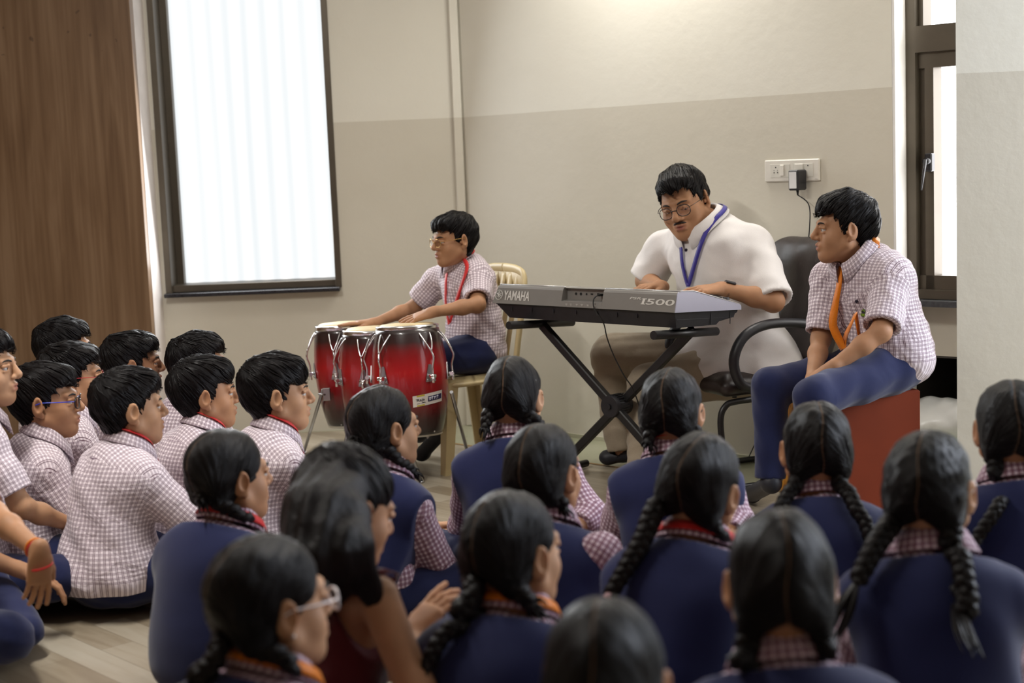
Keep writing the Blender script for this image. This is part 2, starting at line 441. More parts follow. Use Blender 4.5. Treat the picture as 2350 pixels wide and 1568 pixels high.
# floor: tile under the wall, a vinyl sheet laid over the rest
fm = MB()
fm.add([(-4, -1.5, 0), (4, -1.5, 0), (4, 8.3, 0), (-4, 8.3, 0)], [(0, 1, 2, 3)], 0, False)
e0 = np.array([0.262, 6.307, 0]); ed = np.array([0.72, -0.694, 0])
pA, pB = e0 - ed * 1.46, e0 + ed * 3.4
poly = [(-3.99, -1.49), (3.99, -1.49), (3.99, pB[1]), (pB[0], pB[1]), (pA[0], pA[1]), (-3.99, 7.352)]
n_ = len(poly)
fm.add([(x, y, 0.003) for x, y in poly], [tuple(range(n_))], 1, False)
rnd = random.Random(4); edge = []
for i in range(49):
    p = pA + (pB - pA) * i / 48; j = rnd.uniform(-.006, .006); edge.append(p + np.array([.69, .72, 0]) * j)
for a, c in zip(edge[:-1], edge[1:]):
    o = np.array([.69, .72, 0]) * .026
    fm.add([a + (0, 0, .0038), c + (0, 0, .0038), c + o + (0, 0, .002), a + o + (0, 0, .002)], [(0, 1, 2, 3)], 2, False)
struct(fm.build('floor', [M_TILE, M_VINYL, M_EDGE]))
struct(MB().box((0, 3.4, TOP + .05), (8.2, 10.2, .1)).build('ceiling', M_WHITE))

# back wall with the tall window opening
wb = MB()
WX0, WX1, WZ0, WZ1, WY = -1.70, -0.842, 0.722, 2.52, 7.36
T = 0.24
for (x0, x1, z0, z1) in ((-1.76, WX0, 0, TOP), (WX1, -0.19 + .02, 0, TOP), (WX0, WX1, 0, WZ0), (WX0, WX1, WZ1, TOP)):
    wb.box(((x0 + x1) / 2, WY + T / 2, (z0 + z1) / 2), (x1 - x0, T, z1 - z0))
struct(wb.build('wall_back', M_WALL))
# the short side return between the wood panelling and the window
struct(MB().box((-1.73 - .03, 7.264, TOP / 2), (.06, .20, TOP)).build('wall_left', plain('pinkish_white_paint', (0.72, 0.66, 0.63), .5)))
# wall further left, behind and beside the camera

# angled wall
L2 = 2.315
wa = MB()
def slab(mb, s0, s1, o0, o1, z0, z1, mi=0):
    P = [w2(s, o, z) for z in (z0, z1) for o in (o0, o1) for s in (s0, s1)]
    mb.add(P, [(0, 2, 3, 1), (4, 5, 7, 6), (0, 1, 5, 4), (2, 6, 7, 3), (0, 4, 6, 2), (1, 3, 7, 5)], mi, False)
slab(wa, 0, L2, 0, .15, 0, TOP)
slab(wa, L2 - .01, 3.6, .155, .30, .478, .70)       # apron under the narrow window
slab(wa, L2 - .01, 3.6, .155, .30, 2.6, TOP)
struct(wa.build('wall_right', M_WALL))
struct((lambda mb: (slab(mb, L2 + .0005, L2 + .012, 0.0005, .155, 0, TOP), mb)[1])(MB()).build('trim_1', plain('white_reveal', (0.80, 0.79, 0.77), .55)))  # plain white facing on the window reveal
# painted conduit casing in the corner
cs = MB(); cs.box((-0.223, WY - .012, TOP / 2), (.042, .024, TOP), None, 0, .004)
struct(cs.build('trim_2', wall_paint('painted_casing')))
# dark storage recess under the narrow window
nb = MB()
slab(nb, L2 - .01, 3.6, .78, .80, 0, .478); slab(nb, L2 - .03, L2 - .01, .155, .80, 0, .478); slab(nb, L2 - .01, 3.6, .155, .80, .470, .478)
struct(nb.build('wall_niche', plain('dark_laminate', (0.045, 0.04, 0.034), .45)))
# corner pillar on the right: frontal face, its left edge hides the rest of the narrow window
pm = MB(); px0, py0 = 1.483, 4.90
pm.prism([(px0, py0), (2.6, py0), (3.4, 5.7), (px0 + .40, py0 + .43)], 0, TOP)
struct(pm.build('wall_pillar', M_WALL))
# right-hand wall of the hall: openings of its big windows (out of the frame)
wr = MB()
for (y0, y1, z0, z1) in ((-1.5, 1.2, 0, TOP), (1.2, 5.7, 0, .95), (1.2, 5.7, 2.55, TOP), (3.3, 3.5, .95, 2.55)):
    wr.box((4.05, (y0 + y1) / 2, (z0 + z1) / 2), (.1, y1 - y0, z1 - z0))
struct(wr.build('wall_far', M_WALL))

# wood-veneer panelling
def veneer():
    m, nt, b = nodes('brown_veneer')
    g = N(nt, 'ShaderNodeTexCoord'); mp = N(nt, 'ShaderNodeMapping'); mp.inputs['Scale'].default_value = (9, 9, .75); L(nt, g.outputs['Object'], mp.inputs[0])
    no = N(nt, 'ShaderNodeTexNoise'); no.inputs['Scale'].default_value = 1.5; no.inputs['Detail'].default_value = 8; no.inputs['Distortion'].default_value = .6; L(nt, mp.outputs[0], no.inputs['Vector'])
    m2 = N(nt, 'ShaderNodeMapping'); m2.inputs['Scale'].default_value = (60, 60, 1.2); L(nt, g.outputs['Object'], m2.inputs[0])
    n2 = N(nt, 'ShaderNodeTexNoise'); n2.inputs['Scale'].default_value = 1.0; n2.inputs['Detail'].default_value = 4; L(nt, m2.outputs[0], n2.inputs['Vector'])
    v = mathn(nt, 'ADD', mathn(nt, 'MULTIPLY', no.outputs[0], .7), mathn(nt, 'MULTIPLY', n2.outputs[0], .3))
    c = ramp(nt, v, [(.3, (.115, .062, .030)), (.5, (.19, .112, .060)), (.7, (.27, .175, .105))])
    n3 = N(nt, 'ShaderNodeTexNoise'); n3.inputs['Scale'].default_value = 22; n3.inputs['Detail'].default_value = 3; L(nt, g.outputs['Object'], n3.inputs['Vector'])
    sp = N(nt, 'ShaderNodeSeparateXYZ'); L(nt, g.outputs['Object'], sp.inputs[0])
    st = mathn(nt, 'MULTIPLY', mathn(nt, 'GREATER_THAN', n3.outputs[0], .70), mathn(nt, 'GREATER_THAN', sp.outputs[2], 1.9))
    c = mixc(nt, mathn(nt, 'MULTIPLY', st, .5), c, (.05, .03, .02))
    L(nt, c, b.inputs['Base Color']); b.inputs['Roughness'].default_value = .38
    bump(nt, b, n2.outputs[0], .05, .002); return m
M_VENEER = veneer()
struct(MB().box((-4.05, 3.0, TOP / 2), (.1, 9.2, TOP)).build('wall_side', M_VENEER))  # unseen wall, given dark veneer so the hair reflects less light
struct(MB().box((0, -1.55, TOP / 2), (8.2, .1, TOP)).build('wall_front', M_VENEER))  # unseen rear wall, its dark veneer added to keep reflections in hair low
wp = MB(); wp.box((-2.88, 7.13, TOP / 2), (2.298, .06, TOP), None, 0, .002)
struct(wp.build('wall_panelling', M_VENEER))

# tall window: aluminium frame set in the opening, fluted frosted pane lit from outside
def lit_pane(name, stripes):
    m, nt, b = nodes(name)
    nt.nodes.remove(b); out = nt.nodes['Material Output']
    em = N(nt, 'ShaderNodeEmission'); L(nt, em.outputs[0], out.inputs[0])
    if stripes:
        g = N(nt, 'ShaderNodeTexCoord'); sp = N(nt, 'ShaderNodeSeparateXYZ'); L(nt, g.outputs['Object'], sp.inputs[0])
        mp = N(nt, 'ShaderNodeMapping'); mp.inputs['Scale'].default_value = (3.2, 1, .12); L(nt, g.outputs['Object'], mp.inputs[0])
        no = N(nt, 'ShaderNodeTexNoise'); no.inputs['Scale'].default_value = 2.0; no.inputs['Detail'].default_value = 2; L(nt, mp.outputs[0], no.inputs['Vector'])
        w = mathn(nt, 'SINE', mathn(nt, 'ADD', mathn(nt, 'MULTIPLY', sp.outputs[0], 2 * math.pi / .093), mathn(nt, 'MULTIPLY', no.outputs[0], 5.0)))
        amp = mathn(nt, 'MULTIPLY', no.outputs[0], .55)
        v = mathn(nt, 'ADD', .72, mathn(nt, 'MULTIPLY', w, amp))
        c = mixc(nt, v, (.56, .61, .64), (.80, .79, .775))
        L(nt, c, em.inputs[0]); em.inputs[1].default_value = 1.04
    else:
        em.inputs[0].default_value = (1, .99, 1, 1); em.inputs[1].default_value = 5.5
    return m
wf = MB(); D0, D1 = WY - .012, WY + .20; fw = .036
wf.box((WX0 + .006, (D0 + D1) / 2, (WZ0 + WZ1) / 2), (.03, D1 - D0, WZ1 - WZ0), None, 0, .002)
wf.box((WX0 + .03, D1 - .05, (WZ0 + WZ1) / 2), (.05, .05, WZ1 - WZ0), None, 0, .002)
wf.box((WX1 - .008, (D0 + D1) / 2, (WZ0 + WZ1) / 2), (.03, D1 - D0, WZ1 - WZ0), None, 0, .002)
wf.box(((WX0 + WX1) / 2, (D0 + D1) / 2 + .01, WZ0 + .022), (WX1 - WX0, D1 - D0 - .02, .034), None, 0, .002)
wf.box(((WX0 + WX1) / 2, (D0 + D1) / 2, WZ1 - .02), (WX1 - WX0, D1 - D0, .04), None, 0, .002)
win1 = struct(wf.build('window_1', M_ALU))
pn = MB(); nx = 240; xs = np.linspace(WX0 + .02, WX1 - .01, nx)
vs = [(x, D1 - .03 + .006 * math.sin(2 * math.pi * x / .093), z) for z in (WZ0 + .03, WZ1 - .03) for x in xs]
pn.add(vs, [(i, i + 1, nx + i + 1, nx + i) for i in range(nx - 1)])
struct(pn.build('window_pane', lit_pane('fluted_frosted_glass', True), win1))
sl = MB(); sl.box(((WX0 + WX1) / 2 - .004, WY - .02, WZ0 - .006), (WX1 - WX0 + .012, .075, .020), None, 0, .003)
struct(sl.build('trim_3', M_STONE))

# narrow window beside the pillar
wn = MB(); s0 = L2 + .012; oo = .15
def bar(mb, sa, sb, oa, ob, za, zb): slab(mb, sa, sb, oa, ob, za, zb)
bar(wn, s0 - .005, s0 + .040, .085, .20, .71, 2.6)          # outer frame
bar(wn, s0 + .040, s0 + .068, .120, .20, .735, 1.60)        # casement stile
bar(wn, s0 + .068, s0 + .104, .108, .20, .735, 1.60)
bar(wn, s0 - .005, 3.3, .085, .20, .71, .745); bar(wn, s0 + .04, 3.3, .108, .20, .745, .80)
bar(wn, s0 + .04, 3.3, .085, .20, 1.66, 1.76); bar(wn, s0 + .04, 3.3, .108, .20, 1.60, 1.66)
bar(wn, s0 + .04, s0 + .062, .11, .20, 1.76, 2.6)
win2 = struct(wn.build('window_2', M_ALU))
pn = MB(); bar(pn, s0 + .05, 3.3, .175, .185, .78, 2.6)
struct(pn.build('window_pane', lit_pane('bright_window_glass', False), win2))
hm = MB(); hz = w2_s(on_w2(2128, 400, .08)); zc = float(on_w2(2128, 400, .08)[2])
hm.tube([w2(hz, .10, zc + .05), w2(hz, .06, zc + .05)], .013, 12)
hm.tube([w2(hz + .004, .055, zc + .058), w2(hz - .002, .052, zc + .01), w2(hz - .012, .052, zc - .06)], [.013, .010, .006], 10, flat=.6)
hm.box(w2(hz, .098, zc + .045), (.03, .03, .07), rz3(math.atan2(W2D[1], W2D[0])), 0, .004)
struct(hm.build('window_handle', plain('black_handle', (.03, .03, .035), .25), win2))
slb = MB(); slab(slb, s0 - .01, 3.4, .02, .20, .686, .708)
struct(slb.build('trim_4', plain('dark_sill_stone', (.05, .055, .06), .25, 0, .3, 60)))
# skirting on the angled wall
sk = MB(); slab(sk, 0.0, L2, -.012, 0, 0, .02)
struct(sk.build('baseboard_right', plain('skirting_tile', (.42, .41, .30), .25)))
# ------------------------------------------------------------------ furniture and instruments
M_BLACKMETAL = plain('black_powder_coat', (.012, .012, .013), .38, .0, .2, 40, .05, 300)
M_BLACKPLASTIC = plain('black_plastic', (.016, .016, .02), .42, 0, .15, 30, .05, 400)
M_RUBBER = plain('black_rubber', (.012, .012, .012), .7)
M_CHROME = plain('chrome', (.86, .86, .88), .17, 1.0, .02)
M_SILVER = plain('dull_steel', (.42, .42, .43), .28, 1.0, .05)

# ---- keyboard: local u along its length, v away towards the player, w up
KZ = 0.81; KT = .135; KTILT = math.radians(4.0)
KL, KR = on_y(1139, 656, 6.07), on_y(1557, 664, 5.40); KL[2] = KR[2] = KZ
KU = (KR - KL) / np.linalg.norm(KR - KL); KLEN = float(np.linalg.norm(KR - KL)); KV = np.array([-KU[1], KU[0], 0]); KW = np.array([0, 0, 1.0])
KVt = KV * math.cos(KTILT) - KW * math.sin(KTILT); KWt = KW * math.cos(KTILT) + KV * math.sin(KTILT)
KO = KL - KWt * KT - KVt * .012
def kp(u, v, w): return KO + KU * u + KVt * v + KWt * w
KD = .395
kb = thing('keyboard', 'grey and black electronic keyboard resting on the folding cross-legged stand', 'keyboard', tuple(kp(KLEN / 2, .15, 0)))
def kobj(mb, name, mat, parent=kb):
    o = mb.build(name, mat, parent); o.matrix_parent_inverse = Matrix.Translation(kb.location).inverted(); return o
M_KGREY = plain('warm_grey_metallic', (.245, .233, .217), .36, .3, .04, 8)
M_KSIDE = plain('silver_lilac_plastic', (.44, .44, .55), .34, .1, .03, 8)
M_KEDGE = plain('silver_edge', (.62, .62, .62), .25, .6)
M_PRINT = plain('silver_print', (.62, .60, .56), .4)
# grey upper shell, lofted from profiles along u
prof = [(-.010, .058), (.004, .121), (.008, .129), (.014, .1335), (.022, .135), (.095, .135), (.12, .131), (KD - .012, .080), (KD - .002, .076), (KD, .070), (KD, .058)]
def loft(mb, prof, us, mi=0, inset=0.0):
    n = len(prof); vs = []; fs = []
    for (ul, ur) in us:
        pass
    sec = us
    for (u, sh) in sec:
        for (v, w) in prof: vs.append(kp(u + sh * (w - .058), v, w))
    for i in range(len(sec) - 1):
        for k in range(n):
            k2 = (k + 1) % n; fs.append((i * n + k, i * n + k2, (i + 1) * n + k2, (i + 1) * n + k))
    fs.append(tuple(range(n))); fs.append(tuple(reversed(range((len(sec) - 1) * n, len(sec) * n))))
    mb.add(vs, fs, mi, False)
# lettering recess for the sockets: the shell is built from three lengths, the middle one with a notch
def u_at(px, py=690):
    r_ = ray(px, py); t = ((KO - CO) @ KV) / (r_ @ KV); return float((CO + r_ * t - KO) @ KU)
U0, U1 = u_at(1288), u_at(1381)
m = MB()
loft(m, prof, [(0, .30), (U0, 0)]); loft(m, prof, [(U1, 0), (KLEN, -.03)])
notch = [(-.010, .058), (-.0055, .080), (.030, .086), (.030, .126), (.012, .131), (.022, .135)] + prof[5:]
loft(m, notch, [(U0, 0), (U1, 0)])
kobj(m, 'upper_case', M_KGREY)
m = MB(); nn = len(prof)
pv = [kp(KLEN - .03 * (w - .058) + .0008, v, w) for v, w in prof]; pv2 = [p + KU * .004 for p in pv]
m.add(pv + pv2, [tuple(range(nn)), tuple(reversed(range(nn, 2 * nn)))] + [(k, nn + k, nn + (k + 1) % nn, (k + 1) % nn) for k in range(nn)], 0, False)
kobj(m, 'side_cheek', M_KSIDE)['label'] = 'pale silver end cheek'
for pts_, r_ in (([kp(.02, .016, .1355), kp(U0, .016, .1355)], .0018), ([kp(U1, .016, .1355), kp(KLEN, .016, .1355)], .0018), ([kp(KLEN + .003, v, w + .001) for v, w in prof[3:9]], .002), ([kp(U0, .012, .1352), kp(U0 + .03, .075, .1352)], .0012), ([kp(U1, .012, .1352), kp(U1 + .03, .075, .1352)], .0012)):
    m = MB(); m.tube(pts_, r_, 6); kobj(m, 'edge_trim', M_KEDGE)
m = MB()
for (a, b_) in ((.05, U0 - .05), (U1 + .03, KLEN - .28), (KLEN - .25, KLEN - .03)):
    m = MB(); m.add([kp(a, .026, .1356), kp(b_, .026, .1356), kp(b_ + .012, .062, .1356), kp(a + .012, .062, .1356)], [(0, 1, 2, 3)], 0, False); kobj(m, 'speaker_grille', M_BLACKPLASTIC)
# black lower case
lp = [(-.004, .0575), (.002, .052), (.020, 0), (.26, .004), (.275, .016), (.365, .030), (.372, .044), (.384, .048), (.387, .0575)]
m = MB(); n = len(lp); vs = []
def lin(u0, w): return u0
for side in (0, 1):
    for (v, w) in lp:
        ins = (.0575 - w) * (1.05 if side == 0 else .12)
        vs.append(kp((.012 + ins) if side == 0 else (KLEN - .006 - ins), v, w))
m.add(vs, [tuple(range(n)), tuple(reversed(range(n, 2 * n)))] + [(k, (k + 1) % n, n + (k + 1) % n, n + k)[::-1] for k in range(n)], 0, False)
for uu in (.10, .21, .33, .45, .56, .66, .76):      # moulded slots
    m.box(kp(uu, .004, .038), (.006, .004, .018), np.column_stack((KU, KVt, KWt)), 0, .001)
for uu in (.24, .36): m.box(kp(KLEN - .007, uu - .02, .03), (.002, .003, .05), np.column_stack((KU, KVt, KWt)))
m.box(kp(KLEN - .009, .19, .030), (.002, .35, .002), np.column_stack((KU, KVt, KWt)))
kobj(m, 'lower_case', M_BLACKPLASTIC)
# sockets in the recess
m = MB(); R_ = np.column_stack((KU, KVt, KWt))
for uu, r in ((u_at(1308), .0055), (u_at(1319), .0055), (u_at(1332), .0042)):
    m.tube([kp(uu, .031, .109), kp(uu, .0285, .109)], r, 14)
m.box(kp(u_at(1344), .030, .110), (.011, .003, .006), R_); m.box(kp(u_at(1359), .030, .109), (.012, .003, .011), R_)
kobj(m, 'socket', M_RUBBER)
m = MB()
for uu, wd in ((u_at(1301), .012), (u_at(1311), .010), (u_at(1325), .010), (u_at(1337), .013), (u_at(1350), .010), (u_at(1367), .008)):
    m = MB(); m.box(kp(uu, -.0088, .0695), (wd, .0008, .0016), R_); m.box(kp(uu + .001, -.0094, .0655), (wd * .7, .0008, .0012), R_); kobj(m, 'socket_caption', M_PRINT)
# lettering on the sloping rear face
def rear(u0, w0):
    sl = (.121 - .058); a = np.array([.014, sl]) / math.hypot(.014, sl)
    def fn(u, v, d): 
        w = w0 + v * a[1]; vv = -.010 + .014 * (w - .058) / sl
        return kp(u0 + u, vv - .0004 - d, w)
    return fn
o = text_mesh('brand_lettering', 'YAMAHA', M_PRINT, kb, rear(u_at(1155.5), .073), .0385, u_at(1214.5) - u_at(1155.5), .016); o.matrix_parent_inverse = Matrix.Translation(kb.location).inverted()
o = text_mesh('model_lettering', 'PSR-', M_PRINT, kb, rear(u_at(1443), .0995), .0085, u_at(1474) - u_at(1443), .0, .2); o.matrix_parent_inverse = Matrix.Translation(kb.location).inverted()
def rear_shear(u0, w0):
    f0 = rear(u0, w0); return lambda u, v, d: f0(u + .25 * v, v, d)
o = text_mesh('model_lettering', 'I500', M_PRINT, kb, rear_shear(u_at(1471), .0825), .0225, u_at(1545) - u_at(1471), .012); o.matrix_parent_inverse = Matrix.Translation(kb.location).inverted()
o = MB(); 
fI = rear_shear(u_at(1470.5), .0825)
for vv in (0, .0195): o.add([fI(-.002, vv, .0008), fI(.020, vv, .0008), fI(.020, vv + .003, .0008), fI(-.002, vv + .003, .0008)], [(0, 1, 2, 3)], 0, False)
kobj(o, 'model_lettering', M_PRINT)
# round emblem: three crossed tuning forks inside a ring
fe = rear(u_at(1144.5), .092); m = MB()
def fpt(a, r, dx=0.0):
    c, s = math.cos(a), math.sin(a); return fe(c * r - s * dx, s * r + c * dx, .0009)
m.tube([fpt(2 * math.pi * i / 40, .0195) for i in range(40)], .0011, 6, closed=True)
for j in range(3):
    a = math.pi / 2 + j * 2 * math.pi / 3
    m.tube([fpt(a + math.pi, .015), fpt(a, .003)], .0011, 6)
    for sx in (-1, 1):
        m.tube([fpt(a, .002), fpt(a, .004, .0032 * sx), fpt(a, .0165, .0032 * sx)], .0010, 6)
kobj(m, 'round_emblem', M_PRINT)
# keys and panel knobs on the player's side
m = MB(); nk = 52
slope = math.atan2(-.051, .263)
Rk = np.column_stack((KU, KVt * math.cos(slope) + KWt * math.sin(slope), KWt * math.cos(slope) - KVt * math.sin(slope)))
for i in range(nk): m.box(kp(.04 + (KLEN - .08) * (i + .5) / nk, KD - .058, .094), ((KLEN - .08) / nk - .0012, .115, .010), Rk, 0, .0012)
kobj(m, 'white_keys', plain('ivory_plastic', (.78, .77, .74), .25))
m = MB()
for i in range(nk):
    if i % 7 in (0, 1, 3, 4, 5): m.box(kp(.04 + (KLEN - .08) * (i + 1) / nk, KD - .08, .106), ((KLEN - .08) / nk * .5, .07, .012), Rk, 0, .002)
kobj(m, 'black_keys', M_BLACKPLASTIC)
m = MB(); m.tube([kp(KLEN - .028, KD - .055, .085), kp(KLEN - .028, KD - .055, .106)], .013, 16); kobj(m, 'pitch_wheel', M_BLACKPLASTIC)

# ---- folding stand under the keyboard
stand = thing('keyboard_stand', 'black folding X-shaped metal stand under the grey keyboard', 'keyboard stand', tuple((KO + KU * KLEN / 2 + KV * .15) * np.array([1, 1, 0])))
def sobj(mb, name, mat): 
    o = mb.build(name, mat, stand); o.matrix_parent_inverse = Matrix.Translation(stand.location).inverted(); return o
SV = .19
def kplane(px, py, v):
    """point of the vertical plane v metres behind the keyboard's rear edge"""
    r_ = ray(px, py); t = ((KO + KV * v - CO) @ KV) / (r_ @ KV); return CO + r_ * t
hub = kplane(1416, 930, .15); TL, TR = kplane(1252, 744, .15), kplane(1583, 757, .15)
def ext(a, b, z): return a + (b - a) * ((z - a[2]) / (b[2] - a[2]))
BR, BL = ext(TL, hub, .03), ext(TR, hub, .03)
for a, b_, o_ in ((TL, BR, -.021), (TR, BL, .021)):
    m = MB(); d = (b_ - a); ln = float(np.linalg.norm(d)); x = d / ln; c = (a + b_) / 2 + KV * o_
    m.box(c, (ln, .030, .034), np.column_stack((x, KV, np.cross(x, KV))), 0, .004)
    m.tube([b_ + KV * (o_ - .0), b_ + KV * (-o_)], .013, 12)
    sobj(m, 'leg', M_BLACKMETAL)
m = MB(); m.tube([hub - KV * .048, hub + KV * .048], .043, 32); m.tube([hub - KV * .056, hub - KV * .048], .011, 16)
for i in range(24):
    a = 2 * math.pi * i / 24; x2 = KU * math.cos(a) + KW * math.sin(a); m.box(hub + x2 * .044, (.004, .05, .004), np.column_stack((KU, KV, KW)))
sobj(m, 'hub_disc', M_BLACKPLASTIC)
ru = float((KO + KWt * -.0)[2])
for tip, sg in ((TL, -1), (TR, 1)):
    m = MB(); zt = float(kp(0, 0, 0)[2]) - .021
    f0 = tip * np.array([1, 1, 0]) + KW * zt - KV * .215; f1 = f0 + KVt * .38
    m.tube([f0, f1], .0165, 14); m.tube([tip + KV * .0, tip * np.array([1, 1, 0]) + KW * zt], .015, 10)
    arm = sobj(m, 'support_arm', M_BLACKMETAL)
    m = MB(); m.tube([f0 - KVt * .012, f0 + KVt * .045], [.019, .022], 16); m2 = MB(); m2.tube([f1 - KVt * .045, f1 + KVt * .012], .021, 16)
    for q in (m, m2): c = q.build('rubber_cap', M_RUBBER, arm); c.matrix_parent_inverse = arm.matrix_parent_inverse.copy()
for b_ in (BL, BR):
    m = MB(); c = b_ * np.array([1, 1, 0]) + KW * .024
    m.tube([c - KV * .20, c + KV * .20], .0155, 14); ft = sobj(m, 'foot_bar', M_BLACKMETAL)
    m = MB(); m.tube([c - KV * .215, c - KV * .16], .021, 16); m2 = MB(); m2.tube([c + KV * .16, c + KV * .215], .021, 16)
    for q in (m, m2): z = q.build('rubber_cap', M_RUBBER, ft); z.matrix_parent_inverse = ft.matrix_parent_inverse.copy()

# ---- power adaptor and its lead, switch board
brd_s0, brd_s1 = w2_s(on_w2(1757, 390)), w2_s(on_w2(1883, 385)); bz0, bz1 = 1.181, 1.270
RB = np.column_stack((W2D, W2N, np.array([0, 0, 1.0])))
sb = thing('switch_board', 'white wall plate with sockets and switches above the office chair', 'socket plate', tuple(w2((brd_s0 + brd_s1) / 2, 0, bz0)))
def lobj(mb, name, mat, parent):
    o = mb.build(name, mat, parent); p = parent
    while p.parent is not None: p = p.parent
    o.matrix_parent_inverse = Matrix.Translation(p.location).inverted(); return o
M_SWITCH = plain('white_switch_plastic', (.76, .73, .66), .35); M_SWITCH2 = plain('white_module_plastic', (.70, .68, .61), .3)
bl = brd_s1 - brd_s0; bh = bz1 - bz0; zc = (bz0 + bz1) / 2
def bx(mb, fs, fz, w, h, out0, out1, bev=.0015, mi=0):   # fs, fz: place on the plate as fractions
    mb.box(w2(brd_s0 + fs * bl, -(out0 + out1) / 2, bz0 + fz * bh), (w * bl, abs(out1 - out0), h * bh), RB, mi, bev)
m = MB(); bx(m, .5, .5, 1, 1, .0, .011, .004); lobj(m, 'plate', M_SWITCH, sb)
for cx, nm in ((.293, 'socket'), (.715, 'socket')):
    m = MB(); bx(m, cx, .5, .355, .60, .0112, .0125); lobj(m, 'module', M_SWITCH2, sb)
m = MB(); bx(m, .335, .51, .075, .52, .0125, .017, .003); lobj(m, 'rocker_switch', M_SWITCH, sb)
m = MB(); bx(m, .64, .52, .15, .54, .0125, .0155, .003); lobj(m, 'rocker_switch', M_SWITCH, sb)
for fs, fz, r in ((.215, .66, .0026), (.185, .42, .0026), (.25, .42, .0026), (.183, .53, .0014), (.247, .53, .0014), (.80, .70, .0026)):
    m = MB(); p = w2(brd_s0 + fs * bl, -.0124, bz0 + fz * bh); m.tube([p, p - W2N * .001], r, 10); lobj(m, 'socket_hole', M_RUBBER, sb)
m = MB(); bx(m, .94, .09, .05, .03, .011, .0115, 0); lobj(m, 'maker_mark', plain('pale_grey_print', (.5, .48, .44), .5), sb)
ad_c = w2(brd_s0 + .69 * bl, -.046, bz0 + .07 * bh)
ad = thing('power_adaptor', 'black power adaptor with white rating label plugged into the wall plate', 'power adaptor', tuple(ad_c))
m = MB(); m.box(ad_c, (.047, .066, .082), RB, 0, .005); lobj(m, 'body', M_BLACKPLASTIC, ad)
m = MB(); m.box(ad_c - W2N * .0335 - W2D * .001, (.034, .0012, .066), RB, 0, .0005); lab = lobj(m, 'rating_label', plain('white_label', (.72, .72, .72), .5), ad)
m = MB(); rnd = random.Random(2)
for i in range(9): m.box(ad_c - W2N * .0345 + np.array([0, 0, .026 - .0064 * i]) - W2D * .001, (.026 * rnd.uniform(.5, 1), .0006, .0016), RB)
lobj(m, 'label_print', plain('grey_print', (.30, .30, .32), .5), lab)
def lead(name, label, pts, r=.0025):
    m = MB(); m.tube(spline(pts, 70), r, 8); o = m.build(name, M_RUBBER); return tag(o, label, 'cable')
pl = [ad_c + np.array([0, 0, -.041]), ad_c + np.array([0, 0, -.062])]
m = MB(); m.tube(pl, [.006, .003], 10); lobj(m, 'strain_relief', M_RUBBER, ad)
lead('power_cable', 'thin black cable hanging from the power adaptor down behind the chair',
     [ad_c + (0, 0, -.06), on_w2(1856, 470, -.045), on_w2(1858, 520, -.04), on_w2(1850, 590, -.035), on_w2(1838, 650, -.03), on_w2(1825, 720, -.025), on_w2(1806, 800, -.02), on_w2(1780, 900, -.02), on_w2(1745, 990, -.02), on_w2(1716, 1030, -.03) * (1, 1, 0) + (0, 0, .01)])
ujk = u_at(1368)
jk = kp(ujk, .026, .108)
lead('keyboard_cable', 'thin black cable plugged into the back of the keyboard and hanging past its stand',
     [jk, kp(ujk, -.004, .106), kp(ujk - .004, -.018, .086), kp(ujk + .004, -.016, .05), kplane(1385, 742, .0), kplane(1393, 775, .03), kplane(1408, 815, .06), kplane(1432, 862, .09), kplane(1452, 892, .13), kplane(1470, 940, .2)], .0024)
m = MB(); m.box(kp(ujk, .022, .109), (.010, .022, .010), R_, 0, .002); kobj(m, 'power_plug', M_RUBBER)

# ---- conga drums
def drum_red():
    m, nt, b = nodes('red_sunburst_lacquer')
    tc = N(nt, 'ShaderNodeTexCoord'); sp = N(nt, 'ShaderNodeSeparateXYZ'); L(nt, tc.outputs['Object'], sp.inputs[0])
    no = N(nt, 'ShaderNodeTexNoise'); no.inputs['Scale'].default_value = 6; L(nt, tc.outputs['Object'], no.inputs['Vector'])
    z = mathn(nt, 'ADD', sp.outputs[2], mathn(nt, 'MULTIPLY', mathn(nt, 'SUBTRACT', no.outputs[0], .5), .03))
    v = mathn(nt, 'DIVIDE', z, .46)
    c = ramp(nt, v, [(.02, (.012, .010, .010)), (.16, (.035, .004, .005)), (.36, (.22, .003, .006)), (.58, (.42, .004, .008)), (.76, (.20, .003, .006)), (.84, (.030, .008, .008)), (1.0, (.014, .013, .013))])
    L(nt, c, b.inputs['Base Color']); b.inputs['Roughness'].default_value = .30; b.inputs['Coat Weight'].default_value = .7; b.inputs['Coat Roughness'].default_value = .08
    return m
M_DRUM = drum_red(); M_HIDE = plain('drum_hide', (.60, .48, .27), .55, 0, .12, 25, .1, 120)
